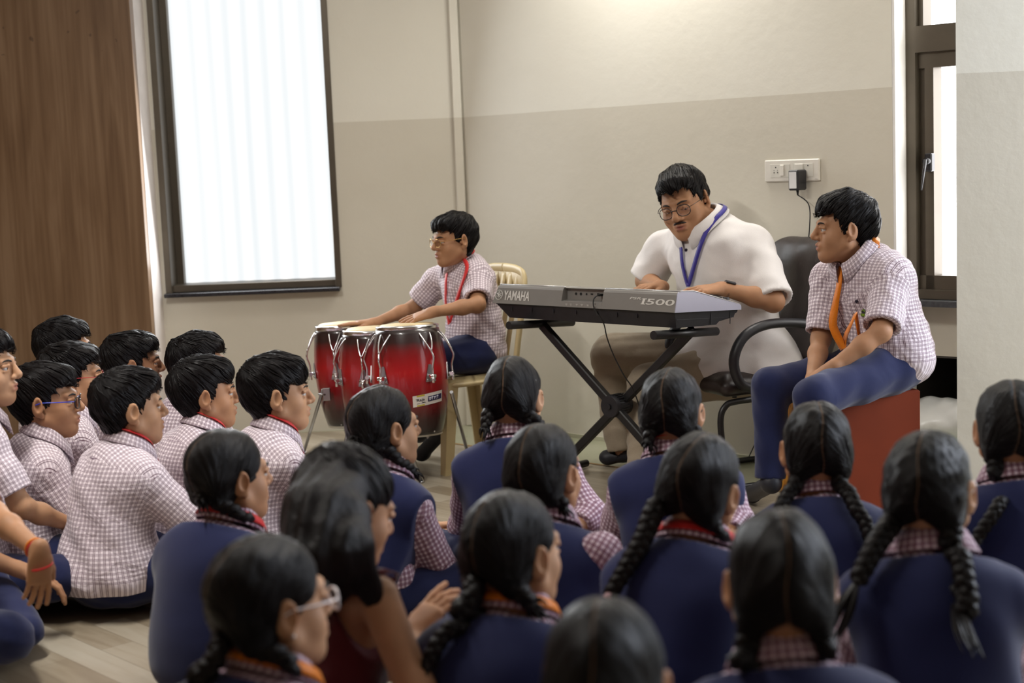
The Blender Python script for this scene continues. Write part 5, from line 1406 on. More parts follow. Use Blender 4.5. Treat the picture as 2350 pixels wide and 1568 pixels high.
    if cl == 'girl':
        v = Solid(); torso(v, .0165)
        for key in 'LR':
            S, E, Wp = A[key]; v.cone(S, S + (E - S) * .22, .056 * s_, .058 * s_, .03)
        v.wob(.004 * s_, 26, seed + 5, 4)
        vax = TH((0, -.01, -.05)) - c7; vax /= np.linalg.norm(vax); vax = vax * .5 + up * .5; vax /= np.linalg.norm(vax); vc = c7 + fw * .020 * s_
        def vs_(P, d):
            for q, key in ((-1, 'L'), (1, 'R')):
                S, E, Wp = A[key]; n_ = np.array((q * .92, .12, -.22)); n_ /= np.linalg.norm(n_); d = np.maximum(d, (P - (S + np.array((q * o.get('cap', .046) * s_, 0, 0))).astype(np.float32)) @ n_.astype(np.float32))
            u_ = (P - c7.astype(np.float32)) @ up.astype(np.float32); q_ = P - vc.astype(np.float32); al = q_ @ vax.astype(np.float32); ra = np.sqrt(np.maximum((q_ * q_).sum(1) - al * al, 0)); fr_ = np.maximum(0, q_ @ fw.astype(np.float32))
            d = np.maximum(d, np.minimum((o.get('vhole', .087) * hs + .25 * fr_) - ra, u_ + .10 * s_ + .6 * fr_))
            d = np.maximum(d, u_ - .002)
            return np.maximum(d, zp - .085 * s_ - P[:, 2])
        v.fn(vs_)
        pts = np.stack([P0, c7, S_['L'], S_['R']]); V, Q = skin(v, pts.min(0) - .16 * s_, pts.max(0) + .10 * s_, .0075 * s_, 1)
        mesh_np('waistcoat', V, Q, M_VEST, t)
        full = Solid().add(s, .001).add(v, .001)
    pnt = Solid(); pnt.ell(P0 + np.array((0, -.005, -.005)), (.150 * s_ * bw, .128 * s_ * bw, .108 * s_), None, .03); legs(pnt, o.get('pant', .010), .04); pnt.wob(.005, 30, seed + 7, 4).wob(.004, 60, seed + 9, 4)
    if 'LK' not in o: pnt.plane((0, 0, .004), (0, 0, -1))
    pts = np.stack([P0, K_['L'], K_['R'], N_['L'], N_['R']])
    if 'LA' in o:
        for key in 'LR':
            dd = (N_[key] - K_[key]); dd /= np.linalg.norm(dd); nn_ = N_[key] + dd * .0
            pnt.fn((lambda nn_, dd: lambda P, d: np.maximum(d, np.minimum((P - nn_.astype(np.float32)) @ dd.astype(np.float32), .14 - np.linalg.norm(P - nn_.astype(np.float32), axis=1))))(nn_, dd))
    V, Q = skin(pnt, pts.min(0) - .17 * s_ * bw * lg, pts.max(0) + .13 * s_ * lg, .0095 * s_, 1); V[:, 2] = np.maximum(V[:, 2], .004 - 0)
    mesh_np('trousers', V, Q, o.get('trouser', M_NAVY), t)
    # --- collar: stand and fold round the neck opening, its flap lying on the shirt, open at the throat
    ax = vax; ex = np.array((1.0, 0, 0)); ex = ex - ax * ax[0]; ex /= np.linalg.norm(ex); ey = np.cross(ax, ex)
    cr = o.get('nhole', .064) * hs * o.get('cs', 1.0); cc = vc; nph = 56; gap = o.get('gap', .16)
    PH = np.linspace(-math.pi + gap, math.pi - gap, nph + 1); FR = (1 - np.cos(PH)) / 2          # 0 = nape
    RD = ex[None] * np.sin(PH)[:, None] - ey[None] * np.cos(PH)[:, None]
    tq = Solid(); torso(tq, baggy if cl != 'girl' else .010)
    tt = np.linspace(.09, -.13, 90); ray_ = (cc + RD * cr)[:, None, :] + ax[None, None] * tt[None, :, None] * s_
    sd_ = tq(ray_.reshape(-1, 3)).reshape(nph + 1, -1); hit = np.argmax(sd_ < 0, axis=1); hit[sd_.min(1) > 0] = 60
    tb_ = np.convolve(np.pad(tt[hit], 3, mode='edge'), np.ones(7) / 7, 'valid') * s_
    PB = cc + RD * cr + ax * tb_[:, None]
    hst = (.034 - .016 * FR ** 2)[:, None] * hs; lay = (.021 + .012 * FR ** 3)[:, None] * hs
    TOPc = PB - RD * (.004 * hs) + ax * hst; FOLD = PB + RD * (.004 * hs) + ax * (hst + .003)
    FL = PB + RD * lay - ax * (.006 + .030 * FR[:, None] ** 7) * hs + fw * (.012 * FR[:, None] ** 7) * hs
    MID = FOLD * .5 + (PB + RD * lay * .75 + ax * .012) * .5
    FL = tq.outside(FL, .005, 5); MID = tq.outside(MID, .007, 3)
    if cl != 'woman':
        rows = np.stack([PB - RD * .003 - ax * .012, TOPc, FOLD, MID, FL, FL - tq.grad(FL) * .003], 1); nr_ = rows.shape[1]; V = rows.reshape(-1, 3); Q = []; uvc = []
        st_ = np.concatenate([[0], np.cumsum(np.linalg.norm(np.diff((MID + FL) / 2, axis=0), axis=1))])
        for i in range(nph):
            for j in range(nr_ - 1):
                Q.append((i * nr_ + j, (i + 1) * nr_ + j, (i + 1) * nr_ + j + 1, i * nr_ + j + 1))
                g_ = lambda a: np.concatenate([[0], np.cumsum(np.linalg.norm(np.diff(rows[a], axis=0), axis=1))])
                c0, c1 = g_(i), g_(i + 1); uvc += [(st_[i], c0[j]), (st_[i + 1], c1[j]), (st_[i + 1], c1[j + 1]), (st_[i], c0[j + 1])]
        col = mesh_np('collar', V, np.array(Q), shirt_m, shirt, True, uvc)
        so = col.modifiers.new('cloth', 'SOLIDIFY'); so.thickness = .0014
    def on_cloth(qx, qy, gap_=.011, free=None):
        """where the sight line through a pixel of the photograph meets the clothes"""
        ds = np.linspace(FPX / k - .45, FPX / k + .45, 300); P = np.array([loc(at(qx, qy, q)) for q in ds]); e_ = full(P); h_ = np.nonzero(e_ < gap_)[0]
        if free is not None or not len(h_): return loc(at(qx, qy, free if free is not None else FPX / k - .12))
        return P[h_[0]]
    # --- lanyard
    if o.get('lanyard') is not None:
        sel = np.nonzero(np.abs(PH) < o.get('lan_ph', 2.2))[0]; sel = sel[np.linspace(0, len(sel) - 1, 31).astype(int)]
        if o.get('lan_in'): rg_ = FOLD[sel] + ax * .002 + RD[sel] * .003
        else:
            t2_ = FL[sel] - MID[sel]; t2_ /= np.linalg.norm(t2_, axis=1, keepdims=True); n2_ = np.cross(np.gradient(MID[sel] + FL[sel], axis=0), t2_); n2_ /= np.linalg.norm(n2_, axis=1, keepdims=True); n2_ *= np.sign((n2_ * (RD[sel] + ax * .3)).sum(1, keepdims=True)); rg_ = MID[sel] * .55 + FL[sel] * .45 + n2_ * .0065
        path = [(PH[i], p) for i, p in zip(sel, rg_)]
        wd = o.get('lw', .0085 if cl == 'boy' else .011)
        chest = loc(o['lan_end']) if 'lan_end' in o else Bz(.42) + fw * .14 * s_
        left = [p for ph, p in path][0]; right = [p for ph, p in path][-1]
        pts = []
        tofront = lambda a: [a + (chest - a) * u + fw * .03 * math.sin(math.pi * u) for u in np.linspace(.08, 1, 16)]
        if 'lan_l' in o:
            gl, gr = [on_cloth(*p) for p in o['lan_l']], [on_cloth(*p) for p in o['lan_r']]; tl = spline([left] + gl, 40); tr = spline([right] + gr, 40)
            rsmp = lambda q: [np.array([np.interp(u * (len(q) - 1), np.arange(len(q)), np.array(q)[:, i]) for i in range(3)]) for u in np.linspace(.04, 1, 16)]
            L_, R2 = rsmp(tl), rsmp(tr); tofront = lambda a: L_ if a is left else R2
        seq = list(reversed(tofront(left))) + [p for ph, p in path] + tofront(right)
        seq = np.array(seq); big = full; drape = slice(0, 15), slice(len(seq) - 15, len(seq))
        tq3 = Solid(); torso(tq3, baggy if cl != 'girl' else .018); upper(tq3, 'L', baggy * .5 + .012); upper(tq3, 'R', baggy * .5 + .012); big = tq3; seq2 = big.outside(seq, .011, 6) if 'lan_l' not in o else seq.copy(); seq2[15:-15] = seq[15:-15]
        free = o.get('lan_free', 0)
        if not free and 'lan_l' not in o:
            for sl_ in drape: seq2[sl_] = big.push(seq2[sl_], .009, 3)
        nrm = big.grad(seq2); nrm[15:-15] = (seq[15:-15] - cc) / np.linalg.norm(seq[15:-15] - cc, axis=1, keepdims=True) * .8 + ax * .45
        tg = np.gradient(seq2, axis=0); tg /= np.linalg.norm(tg, axis=1, keepdims=True); sd = np.cross(tg, nrm); sd /= np.linalg.norm(sd, axis=1, keepdims=True)
        if not o.get('lan_in'):
            k0 = (len(seq2) - 31) // 2; t3 = t2_ * np.sign((t2_ * sd[k0:k0 + 31]).sum(1, keepdims=True)); sd[k0:k0 + 31] = t3; nrm[k0:k0 + 31] = n2_
            for _ in range(2): sd[1:-1] = (sd[:-2] + 2 * sd[1:-1] + sd[2:]) / 4
        n_ = len(seq2); V = np.concatenate([seq2 - sd * wd, seq2 + sd * wd, seq2 - sd * wd + nrm * .0012, seq2 + sd * wd + nrm * .0012])
        Q = []
        for i in range(n_ - 1):
            a, b = i, i + 1; Q += [(a, n_ + a, n_ + b, b), (2 * n_ + a, 2 * n_ + b, 3 * n_ + b, 3 * n_ + a), (a, b, 2 * n_ + b, 2 * n_ + a), (n_ + a, 3 * n_ + a, 3 * n_ + b, n_ + b)]
        mesh_np('lanyard', V, np.array(Q), o['lanyard'], t)
    # --- hair extras
    for i, bd in enumerate(o.get('braids', [])):
        pts = [loc(at(x, y, FPX / k + dz)) for (x, y, dz) in bd['path']]
        tie = TH(((-1 if bd['side'] < 0 else 1) * .053, -.062, -.046)); P = np.array(spline([tie] + pts, 46)); P = full.outside(P, bd.get('r', .019) * .8, 3)
        # smooth and resample
        for _ in range(3): P[1:-1] = (P[:-2] + 2 * P[1:-1] + P[2:]) / 4; P = full.outside(P, bd.get('r', .019) * .95, 5)
        make_braid(t, P, bd.get('r', .019), bd.get('r1', .013), bd.get('tail', .06), seed + i, bd.get('tie', M_RUBBER), hair)
    for (p, a, mt) in o.get('clips', []):
        m = MB(); c = np.array(p); d = np.array(a, float); m.tube([TH(c - d), TH(c), TH(c + d)], .0028 * hs, 6, flat=.5); m.build('hair_clip', mt, hair)
    T3 = lambda p: TH(p)
    if 'glasses' in o: glasses(o, o['glasses'], o.get('temple'), parent=t, T=T3, w=o.get('gw', .022))
    if o.get('earring'):
        m = MB(); m.ball(TH((.0835, -.004, -.031)), .0042 * hs, 10, 8); m.build('earring', M_PEARL, t)
    ctx = dict(t=t, loc=loc, TH=TH, Rh=Rh, Rt=Rt, A=A, full=full, c7=c7, up=up, fw=fw, Bz=Bz, hc=hc, hs=hs, s=s_, N=N_, K=K_, body=body, shirt=shirt, hair=hair, root=root, cc=cc, ax=ax, k=k, on_cloth=on_cloth)
    PEOPLE[label] = ctx
    return ctx

def make_braid(t, P, r0, r1, tail, seed, tie_mat, hair):
    """three-strand plait along the points P, a tie and a loose tuft"""
    d = np.concatenate([[0], np.cumsum(np.linalg.norm(np.diff(P, axis=0), axis=1))]); ln = d[-1]; n = max(16, int((ln - tail) / .0055)); sl = np.linspace(0, ln - tail, n)
    C = np.stack([np.interp(sl, d, P[:, i]) for i in range(3)], 1); tg = np.gradient(C, axis=0); tg /= np.linalg.norm(tg, axis=1, keepdims=True)
    a = np.cross(tg, np.array((.0, 1.0, .15))); a /= np.linalg.norm(a, axis=1, keepdims=True) + 1e-9; b = np.cross(tg, a)
    m = MB(); St = []
    for i in range(3):
        th = 2 * math.pi * (sl / .060) + i * 2 * math.pi / 3; r = np.interp(sl, [0, ln], [r0, r1])
        c = C + a * (r * .54 * np.sin(th))[:, None] + b * (r * .36 * np.sin(2 * th))[:, None]; c[0] = C[0] + (c[0] - C[0]) * .4
        m.tube(list(c), list(r * .64), 8)
        St.append(np.stack([np.tile(np.cos(np.arange(8) * math.pi / 4), n), np.tile(np.sin(np.arange(8) * math.pi / 4), n), np.repeat(sl * 9 + i * 3, 8)], 1))
    V = np.array(m.v); o = mesh_np('braid', V, [np.array([f for f in m.f if len(f) == 4]), np.array([f for f in m.f if len(f) == 8])], M_BRAID, t, True, None, {'strand': np.concatenate(St)})
    e = C[-1]; dr = tg[-1]
    q = MB(); q.tube([e - dr * .006, e + dr * .008], r1 * .95, 12); q.build('hair_tie', tie_mat, o)
    rs = np.random.RandomState(seed); q = MB()
    for i in range(26):
        j = rs.randn(3) * .010; q.tube(spline([e, e + dr * tail * .5 + j * .9, e + dr * tail * rs.uniform(.8, 1.05) + j * .9 + np.array((0, 0, -.004))], 8), [.0030, .0040, .0036, .003, .0026, .002, .0016, .0012, .0006][:9], 5)
    q.build('hair_tuft', M_BRAID, o)
# ------------------------------------------------------------------ the audience on the floor
B = dict(hair='boy', cloth='boy')
G = dict(hair='girl', cloth='girl')
M_REDGL = plain('red_frame', (.45, .02, .03), .3); M_WHITEGL = plain('white_frame', (.75, .68, .68), .25); M_GOLDGL = plain('gold_frame', (.55, .33, .10), .25, .8)
M_BLUET = plain('blue_temple', (.02, .05, .5), .3)
BG = 'boys seated on the floor'; GG = 'girls seated on the floor'
person('boy at the left edge in profile, checked shirt, face half out of the frame', dict(B, head=(-42, 848, 760), hyaw=88, tyaw=60, seed=31, skin=1), BG)
person('boy right against the brown panelling, rearmost of the boys, looking right', dict(B, head=(148, 805, 590), hyaw=58, tyaw=45, seed=32), BG)
person('boy with red-framed spectacles between the panelling and the boy with blue-armed spectacles', dict(B, head=(166, 870, 663), hyaw=72, tyaw=55, seed=33, glasses=M_REDGL), BG)
person('boy by the edge of the panelling, mostly hidden behind the broad-backed boy', dict(B, head=(305, 838, 612), hyaw=70, tyaw=50, seed=34, skin=2, vol=.85), BG)
person('boy below the tall window, only his wavy hair and shoulder showing', dict(B, head=(456, 842, 613), hyaw=62, tyaw=45, seed=35, vol=1.05), BG)
person('boy in black spectacles with blue arms, checked shirt, second from the left edge', dict(B, head=(105, 925, 723), hyaw=82, tyaw=60, glasses=M_BLACKGL, temple=M_BLUET, seed=11, skin=0, rim=.0022), BG)
person('broad-backed boy nearest us among the boys, full checked shirt back in view', dict(B, head=(297, 940, 755), hyaw=60, tyaw=46, lanyard=M_RED, lan_in=1, seed=12, skin=1, bw=1.06, ef=.15, eo=.11), BG)
person('boy with full dark fringe, open mouth, seated under the tall window', dict(B, head=(470, 908, 697), hyaw=70, tyaw=50, lanyard=M_RED, lan_in=1, seed=14, fringe=.022, vol=1.05), BG)
person('boy in checked shirt with tousled damp hair, nearest to the drums', dict(B, head=(635, 908, 737), hyaw=74, tyaw=56, lanyard=M_RED, lan_in=1, seed=13, fringe=.02, vol=1.1, skin=1, ef=.14), BG)
pb = person('boy at the bottom left, only his forearm with bracelets and one knee in the frame', dict(B, head=(-150, 985, 860), hyaw=70, tyaw=62, seed=36, RS=at(-105, 1110, 3.95), RE=at(-15, 1180, 3.80), RW=at(92, 1268, 3.62), Rhand=dict(d=(-.12, .02, -1), n=(.6, -.75, .1), curl=(.2, .25, .3, .3), res=.0034)), BG)
m = MB(); w0, e0_ = pb['A']['R'][2], pb['A']['R'][1]; dd = (w0 - e0_) / np.linalg.norm(w0 - e0_)
def band(ctx, c, d, r, mat, name, th=.003, flat=1.0):
    m = MB(); e1 = np.cross(d, (0, 0, 1)); e1 /= np.linalg.norm(e1); e2 = np.cross(d, e1)
    m.tube([c + (e1 * math.cos(a) + e2 * math.sin(a)) * r for a in np.linspace(0, 2 * math.pi, 24, endpoint=False)], th, 8, closed=True); return m.build(name, mat, ctx['t'])
band(pb, w0 - dd * .02, dd, .0235, M_RED, 'thread_bracelet'); band(pb, w0 - dd * .03, dd, .024, M_ORANGE, 'thread_bracelet'); band(pb, w0 + dd * .0 - np.array((0, 0, .035)), np.array((0, .2, -1.0)), .026, M_RED, 'thread_bracelet')

person('girl with red ribbon round her collar, seated in front of the broad-backed boy', dict(G, head=(527, 1098, 930), hyaw=50, tyaw=30, lanyard=M_RED, seed=41, RE=at(590, 1370, 3.62), RW=at(640, 1400, 3.75),
       braids=[dict(side=1, path=[(548, 1185, -.06), (580, 1255, -.03), (600, 1290, -.01)], tail=.03), dict(side=-1, path=[(462, 1140, -.07), (470, 1165, -.08)], tail=.02, r=.022)]), GG)
person('girl with a single plait over her navy waistcoat, seated before the drums', dict(G, head=(882, 985, 815), hyaw=54, tyaw=36, seed=43, skin=1, RE=at(1005, 1300, 4.15), RW=at(985, 1392, 4.25), sleeve=1.75,
       braids=[dict(side=1, path=[(896, 1040, -.06), (922, 1078, -.04), (950, 1102, .0)], tail=.035, r=.022), dict(side=-1, path=[(812, 1010, -.07), (815, 1025, -.08)], tail=.02, r=.024)],
       clips=[((-.03, -.098, .02), (.018, 0, .01), M_BLACKMETAL)]), GG)
person('girl with white spectacles and orange ribbon at the bottom left of the crowd', dict(G, head=(622, 1392, 1360), hyaw=54, tyaw=34, lanyard=M_ORANGE, seed=44, glasses=M_WHITEGL, rim=.0026, skin=1, earring=1,
       braids=[dict(side=-1, path=[(505, 1480, -.06), (480, 1560, -.06), (450, 1680, -.03)]), dict(side=1, path=[(660, 1520, -.07), (650, 1600, -.06)])]), GG)
person('girl directly in line with the boy drummer, two plaits and a silver hair clip', dict(G, head=(1180, 915, 790), hyaw=18, tyaw=5, seed=21, skin=1, RE=at(1350, 1190, 4.2), RW=at(1290, 1240, 4.05), 
       braids=[dict(side=-1, path=[(1120, 950, -.07), (1112, 1000, -.09)], tail=.03, r=.021), dict(side=1, path=[(1222, 960, -.08), (1250, 992, -.04), (1262, 1004, -.01)], tail=.03, r=.021)],
       clips=[((.074, -.030, .045), (0, .004, .016), M_SILVER)]), GG)
person('small girl with one ear showing, squeezed between the silver-clip girl and the orange-ribbon girl', dict(G, head=(1250, 1088, 960), hyaw=34, tyaw=22, seed=46, RE=at(1375, 1275, 3.45), RW=at(1350, 1330, 3.6), sleeve=1.7,
       braids=[dict(side=1, path=[(1288, 1150, -.06), (1292, 1195, -.05)], tail=.03), dict(side=-1, path=[(1195, 1130, -.06), (1185, 1200, -.06)], tail=.03)]), GG)
person('girl with orange ribbon round her neck in the middle of the crowd, glossy parted hair', dict(G, head=(1178, 1272, 1205), hyaw=44, tyaw=22, lanyard=M_ORANGE, seed=47, skin=1,
       braids=[dict(side=-1, path=[(1088, 1350, -.06), (1066, 1440, -.06), (1040, 1580, -.03)], tail=.08, r=.022), dict(side=1, path=[(1205, 1370, -.08), (1240, 1420, -.06)], tail=.03)],
       clips=[((.072, -.052, -.018), (.002, .002, .014), M_BLUET)]), GG)
person('girl with zigzag parting, dark spectacles and red ribbon in front of the keyboard stand', dict(G, head=(1543, 948, 845), hyaw=20, tyaw=2, lanyard=M_RED, lan_in=1, seed=48, glasses=M_BLACKGL, RE=at(1690, 1210, 3.95), RW=at(1650, 1260, 3.8),
       braids=[dict(side=-1, path=[(1492, 990, -.06), (1484, 1030, -.07)], tail=.02), dict(side=1, path=[(1594, 985, -.06), (1600, 1020, -.06)], tail=.02)]), GG)
person('girl with a long swinging left plait and red ribbon over a white collar', dict(G, head=(1608, 1122, 1075), hyaw=34, tyaw=14, hroll=8, lanyard=M_RED, shift=.07, lean=.13, seed=49, skin=1,
       braids=[dict(side=-1, path=[(1505, 1165, -.05), (1470, 1250, -.08), (1415, 1340, -.10), (1385, 1400, -.10), (1368, 1440, -.08)], tail=.08, r=.023, tie=plain('pink_tie', (.5, .3, .32), .6)), dict(side=1, path=[(1640, 1210, -.06), (1652, 1260, -.05), (1665, 1285, -.03)], tail=.04)],
       clips=[((.070, .000, .016), (.008, .012, -.006), M_SILVER)]), GG)
person('girl seen squarely from behind with two even plaits, in front of the red box drum', dict(G, head=(1873, 1035, 940), hyaw=3, tyaw=-6, shift=.03, seed=50, RE=at(2010, 1290, 3.55), RW=at(2040, 1300, 3.75),
       braids=[dict(side=-1, path=[(1822, 1120, -.07), (1800, 1180, -.09), (1783, 1225, -.09)], tail=.04), dict(side=1, path=[(1926, 1105, -.07), (1938, 1170, -.09), (1950, 1260, -.09), (1945, 1345, -.09)], tail=.07)]), GG)
person('girl at the bottom right of centre, dark hair with a straight centre parting, no ribbon', dict(G, head=(1790, 1345, 1465), hyaw=4, tyaw=-4, seed=51,
       braids=[dict(side=-1, path=[(1716, 1470, -.05), (1712, 1560, -.06), (1712, 1700, -.06)]), dict(side=1, path=[(1886, 1470, -.05), (1892, 1560, -.06), (1890, 1700, -.06)])]), GG)
person('girl at the bottom edge, only the crown of her parted hair in view', dict(G, head=(1392, 1575, 1700), hyaw=14, tyaw=0, seed=52, braids=[dict(side=-1, path=[(1300, 1700, -.05), (1290, 1850, -.06)]), dict(side=1, path=[(1480, 1700, -.05), (1490, 1850, -.06)])]), GG)
person('girl with pale spectacles and two loose plaits on the right, nearest the pillar side', dict(G, head=(2133, 1130, 1180), hyaw=28, tyaw=6, seed=53, skin=1, glasses=M_WHITEGL, cs=1.08,
       braids=[dict(side=-1, path=[(2035, 1215, -.05), (1990, 1290, -.08), (1945, 1390, -.09), (1925, 1470, -.09)], tail=.12, r=.022), dict(side=1, path=[(2182, 1290, -.09), (2193, 1380, -.10), (2180, 1540, -.10)], tail=.16, r=.021)]), GG)
person('girl at the right edge in front of the pillar, plaits hanging over a dark waistcoat', dict(G, head=(2322, 990, 970), hyaw=12, tyaw=0, seed=54,
       braids=[dict(side=-1, path=[(2285, 1080, -.05), (2265, 1180, -.08), (2258, 1290, -.09)], tail=.06), dict(side=1, path=[(2380, 1090, -.07), (2385, 1250, -.09)])]), GG)

# long-haired woman
wm = person('long-haired woman in a sleeveless maroon top looking down at her hand', dict(hair='woman', cloth='woman', head=(795, 1172, 1150), hyaw=52, hpitch=20, tyaw=44, s=1.04, seed=61, skin=0, sleeve=-.12, locks=140, earring=1, baggy=.006, flare=.01,
       RS=at(868, 1372, 2.80), RE=at(955, 1590, 2.72), RW=at(940, 1465, 2.98), Rhand=dict(d=(.55, .5, .55), n=(-.5, -.6, .5), curl=(.15, .3, .35, .4), res=.003), arm=1.15))
s = Solid(); T_ = wm['TH']; K_ = lambda px, py, d: wm['loc'](at(px, py, d))
dW = FPX / 1150
for a, b_, r1, r2, kk in ((T_((0, -.045, .03)), K_(745, 1190, dW - .13), .085, .070, .05), (K_(745, 1190, dW - .13), K_(720, 1290, dW - .19), .072, .062, .05), (K_(720, 1290, dW - .19), K_(700, 1390, dW - .19), .060, .050, .04),
                     (T_((.030, -.062, .0)), K_(805, 1260, dW - .19), .050, .034, .04), (K_(805, 1260, dW - .19), K_(850, 1350, dW - .19), .034, .018, .03), (K_(850, 1350, dW - .19), K_(885, 1440, dW - .18), .016, .006, .03), (K_(780, 1260, dW - .19), K_(780, 1330, dW - .19), .05, .035, .04)):
    a, b_ = wm['full'].outside(np.array([a, b_]), .35 * (r1 + r2) / 2, 6); s.cone(a, b_, r1, r2, kk)
s.sub(wm['full'], .004, -.002); s.wob(.006, 40, 5, 6)
fv = Xf(Solid().ell((0, .080, -.02), (.088, .088, .13)).ell((.088, -.005, -.01), (.042, .036, .055), None, .01), wm['Rh'], wm['hc'], wm['hs']); s.sub(fv, .01)
pts = np.array([T_((0, 0, .1)), K_(690, 1400, dW - .1), K_(890, 1480, dW - .19)]); V, Q = skin(s, pts.min(0) - .12, pts.max(0) + .12, .005)
V += s.grad(V) * (.0028 * np.sin((V @ np.array((150, 60, 14.0)))))[:, None]
mesh_np('long_hair', V, Q, M_HAIRB, wm['t'], True, None, {'strand': np.stack([V[:, 0] * 5.5, V[:, 1] * 5.5, V[:, 2] * .5], 1)})
m = MB(); c = np.array((0.0, -.098, .100)); m.tube([T_(c + (-.03, .03, .004)), T_(c + (0, .012, .012)), T_(c + (.03, .03, .004))], .012, 8); m.build('hair_clip', M_BLACKPLASTIC, wm['hair'])
# ------------------------------------------------------------------ the three players
def shoe_and_sock(ctx, key, toe, side, sock=True):
    """shoe from the ankle joint towards the toe point (world)"""
    N_ = ctx['N'][key]; t = ctx['loc'](toe); s = Solid(); d = t - N_; h = d * (1, 1, 0); h /= np.linalg.norm(h)
    heel = N_ - h * .022 - np.array((0, 0, .012)); s.cone(heel, t, .031, .030, .02); s.ell(t + np.array((0, 0, .0)), (.036, .036, .026), None, .02); s.cone(N_ + (0, 0, -.01), heel, .034, .032, .02)
    s.sub(Solid().cone(N_ + h * .012, N_ + h * .020 + np.array((0, 0, .08)), .034, .05), .006)
    return s
# boy at the drums
d0 = 6.45
cb = person('boy with thin gold spectacles and red lanyard playing the red drums', dict(hair='boy', cloth='boy', head=(1043, 552, 535), hs=.94, hyaw=-118, hpitch=4, hroll=0, tyaw=-112, seed=71, skin=0, glasses=M_GOLDGL, rim=.0013, s=1.0, vol=.95, fade=.6, hres=.003,
    pelvis=at(1088, 800, 6.46), c7=at(1066, 606, 6.46), LS=at(1098, 642, 6.36), LE=at(1096, 700, 6.22), LW=at(992, 717, 6.10), RS=at(1010, 640, 6.58), RE=at(950, 706, 6.62), RW=at(858, 742, 6.50),
    Lhand=dict(d=at(925, 738, 6.10) - at(992, 717, 6.10), n=(0, -.35, 1), curl=(.12, .16, .2, .25), spread=.16, thumb=.7, res=.003), Rhand=dict(d=at(798, 742, 6.47) - at(858, 742, 6.50), n=(0, .0, 1), curl=(.05, .08, .1, .1), spread=.12, res=.003),
    LK=at(985, 830, 6.25), RK=at(985, 822, 6.55), LA=at(1005, 985, 6.40), RA=at(1000, 965, 6.58), lanyard=M_RED, lw=.009, lan_ph=1.6, lan_l=[(1072, 612), (1062, 645), (1048, 690), (1032, 740)], lan_r=[(1024, 635), (1023, 665), (1023, 700), (1030, 745)], hem=.40, sleeve=.80, baggy=.016, flare=.012, down=1, lid=.0085, gaze=0))
for key, toe in (('L', at(968, 1042, 6.50)), ('R', at(962, 1000, 6.66))):
    toe = np.array(toe); toe[2] = max(toe[2], .03)
    s = shoe_and_sock(cb, key, toe, 0); N_ = cb['N'][key]; t_ = cb['loc'](toe)
    pts = np.stack([N_, t_]); V, Q = skin(s, pts.min(0) - .09, pts.max(0) + .09, .005); mesh_np('shoe', V, Q, M_SHOE, cb['t'])
    m = MB(); m.tube([N_ + (cb['K'][key] - N_) * .35, N_ + (cb['K'][key] - N_) * .12, N_ + (0, 0, .0), N_ + (t_ - N_) * .35], [.037, .032, .032, .028], 14); m.build('sock', M_SOCK, cb['t'])

# man at the keyboard
hand_l = kp(KLEN - .115, .165, .125); hand_r = kp(KLEN - .225, .20, .118)
tm = person('man in white shirt and black spectacles playing the keyboard, blue lanyard', dict(hair='boy', cloth='boy', head=(1572, 468, 572), hs=1.16, hyaw=-152, hpitch=14, hroll=12, fringe=-.012, tyaw=-132, seed=81, skin=0, glasses=M_BLACKGL, rim=.0017, gw=.0235, s=1.26, bw=1.10, sw=1.12, vol=1.15, jaw=1.12, neck=1.08, fade=.5, sweep=-.5, hres=.003, shirt=M_WSHIRT, trouser=M_KHAKI,
    pelvis=at(1690, 838, 6.02), c7=at(1624, 512, 5.97), LS=at(1726, 566, 5.90), RS=at(1528, 572, 6.20), LE=at(1775, 692, 5.76), LW=at(1656, 663, 5.72), RE=at(1482, 645, 6.24), RW=at(1516, 659, 6.04),
    Lhand=dict(d=at(1592, 668, 5.67) - at(1656, 663, 5.72), n=(0, -.25, 1), curl=(.25, .3, .34, .4), spread=.12, res=.0032), Rhand=dict(d=at(1466, 660, 5.95) - at(1516, 659, 6.04), n=(0, 0, 1), curl=(.3, .34, .36, .4), spread=.12, res=.0032),
    LH=at(1715, 840, 5.90), RH=at(1650, 830, 6.12), LK=at(1492, 885, 6.00), RK=at(1405, 815, 6.32), LA=on_z(1478, 1085, .07), RA=on_z(1430, 1035, .07), lanyard=M_BLUE, lw=.0095, lan_ph=1.6, lan_l=[(1622, 530), (1605, 570), (1590, 620), (1580, 655)], lan_r=[(1562, 565), (1565, 600), (1572, 635), (1579, 658)], cs=1.22, cup=.02, hem=.41, sleeve=1.04, baggy=.022, flare=.045, lid=.0065, down=.7, gaze=-.5, arm=1.0, leg=1.02, pant=.018))
TT_ = tm['TH']
m = MB(); m.tube([TT_(p) for p in spline([(-.026, .086, -.0480), (-.013, .0985, -.0405), (0, .1015, -.0400), (.013, .0985, -.0405), (.026, .086, -.0480)], 20)], [x * 1.16 for x in np.interp(np.linspace(0, 1, 21), [0, .2, .5, .8, 1], [.0014, .0037, .0030, .0037, .0014])], 8, flat=.7); m.build('moustache', M_BROW, tm['body'])
S, E_, W_ = tm['A']['L']; dd = (W_ - E_) / np.linalg.norm(W_ - E_)
m = MB(); e1 = np.cross(dd, (0, 0, 1)); e1 /= np.linalg.norm(e1); e2 = np.cross(e1, dd); c = W_ - dd * .028
if e2[2] < 0: e2 = -e2
m.tube([c - dd * .011, c - dd * .010, c + dd * .010, c + dd * .011], [.0262, .0278, .0278, .0262], 28, up=e2); wa_ = m.build('wristwatch', M_RUBBER, tm['t'])
m = MB(); m.box(c + e2 * .031, (.040, .038, .011), np.column_stack((dd, np.cross(e2, dd), e2)), 0, .004); m.build('watch_case', M_BLACKPLASTIC, wa_)
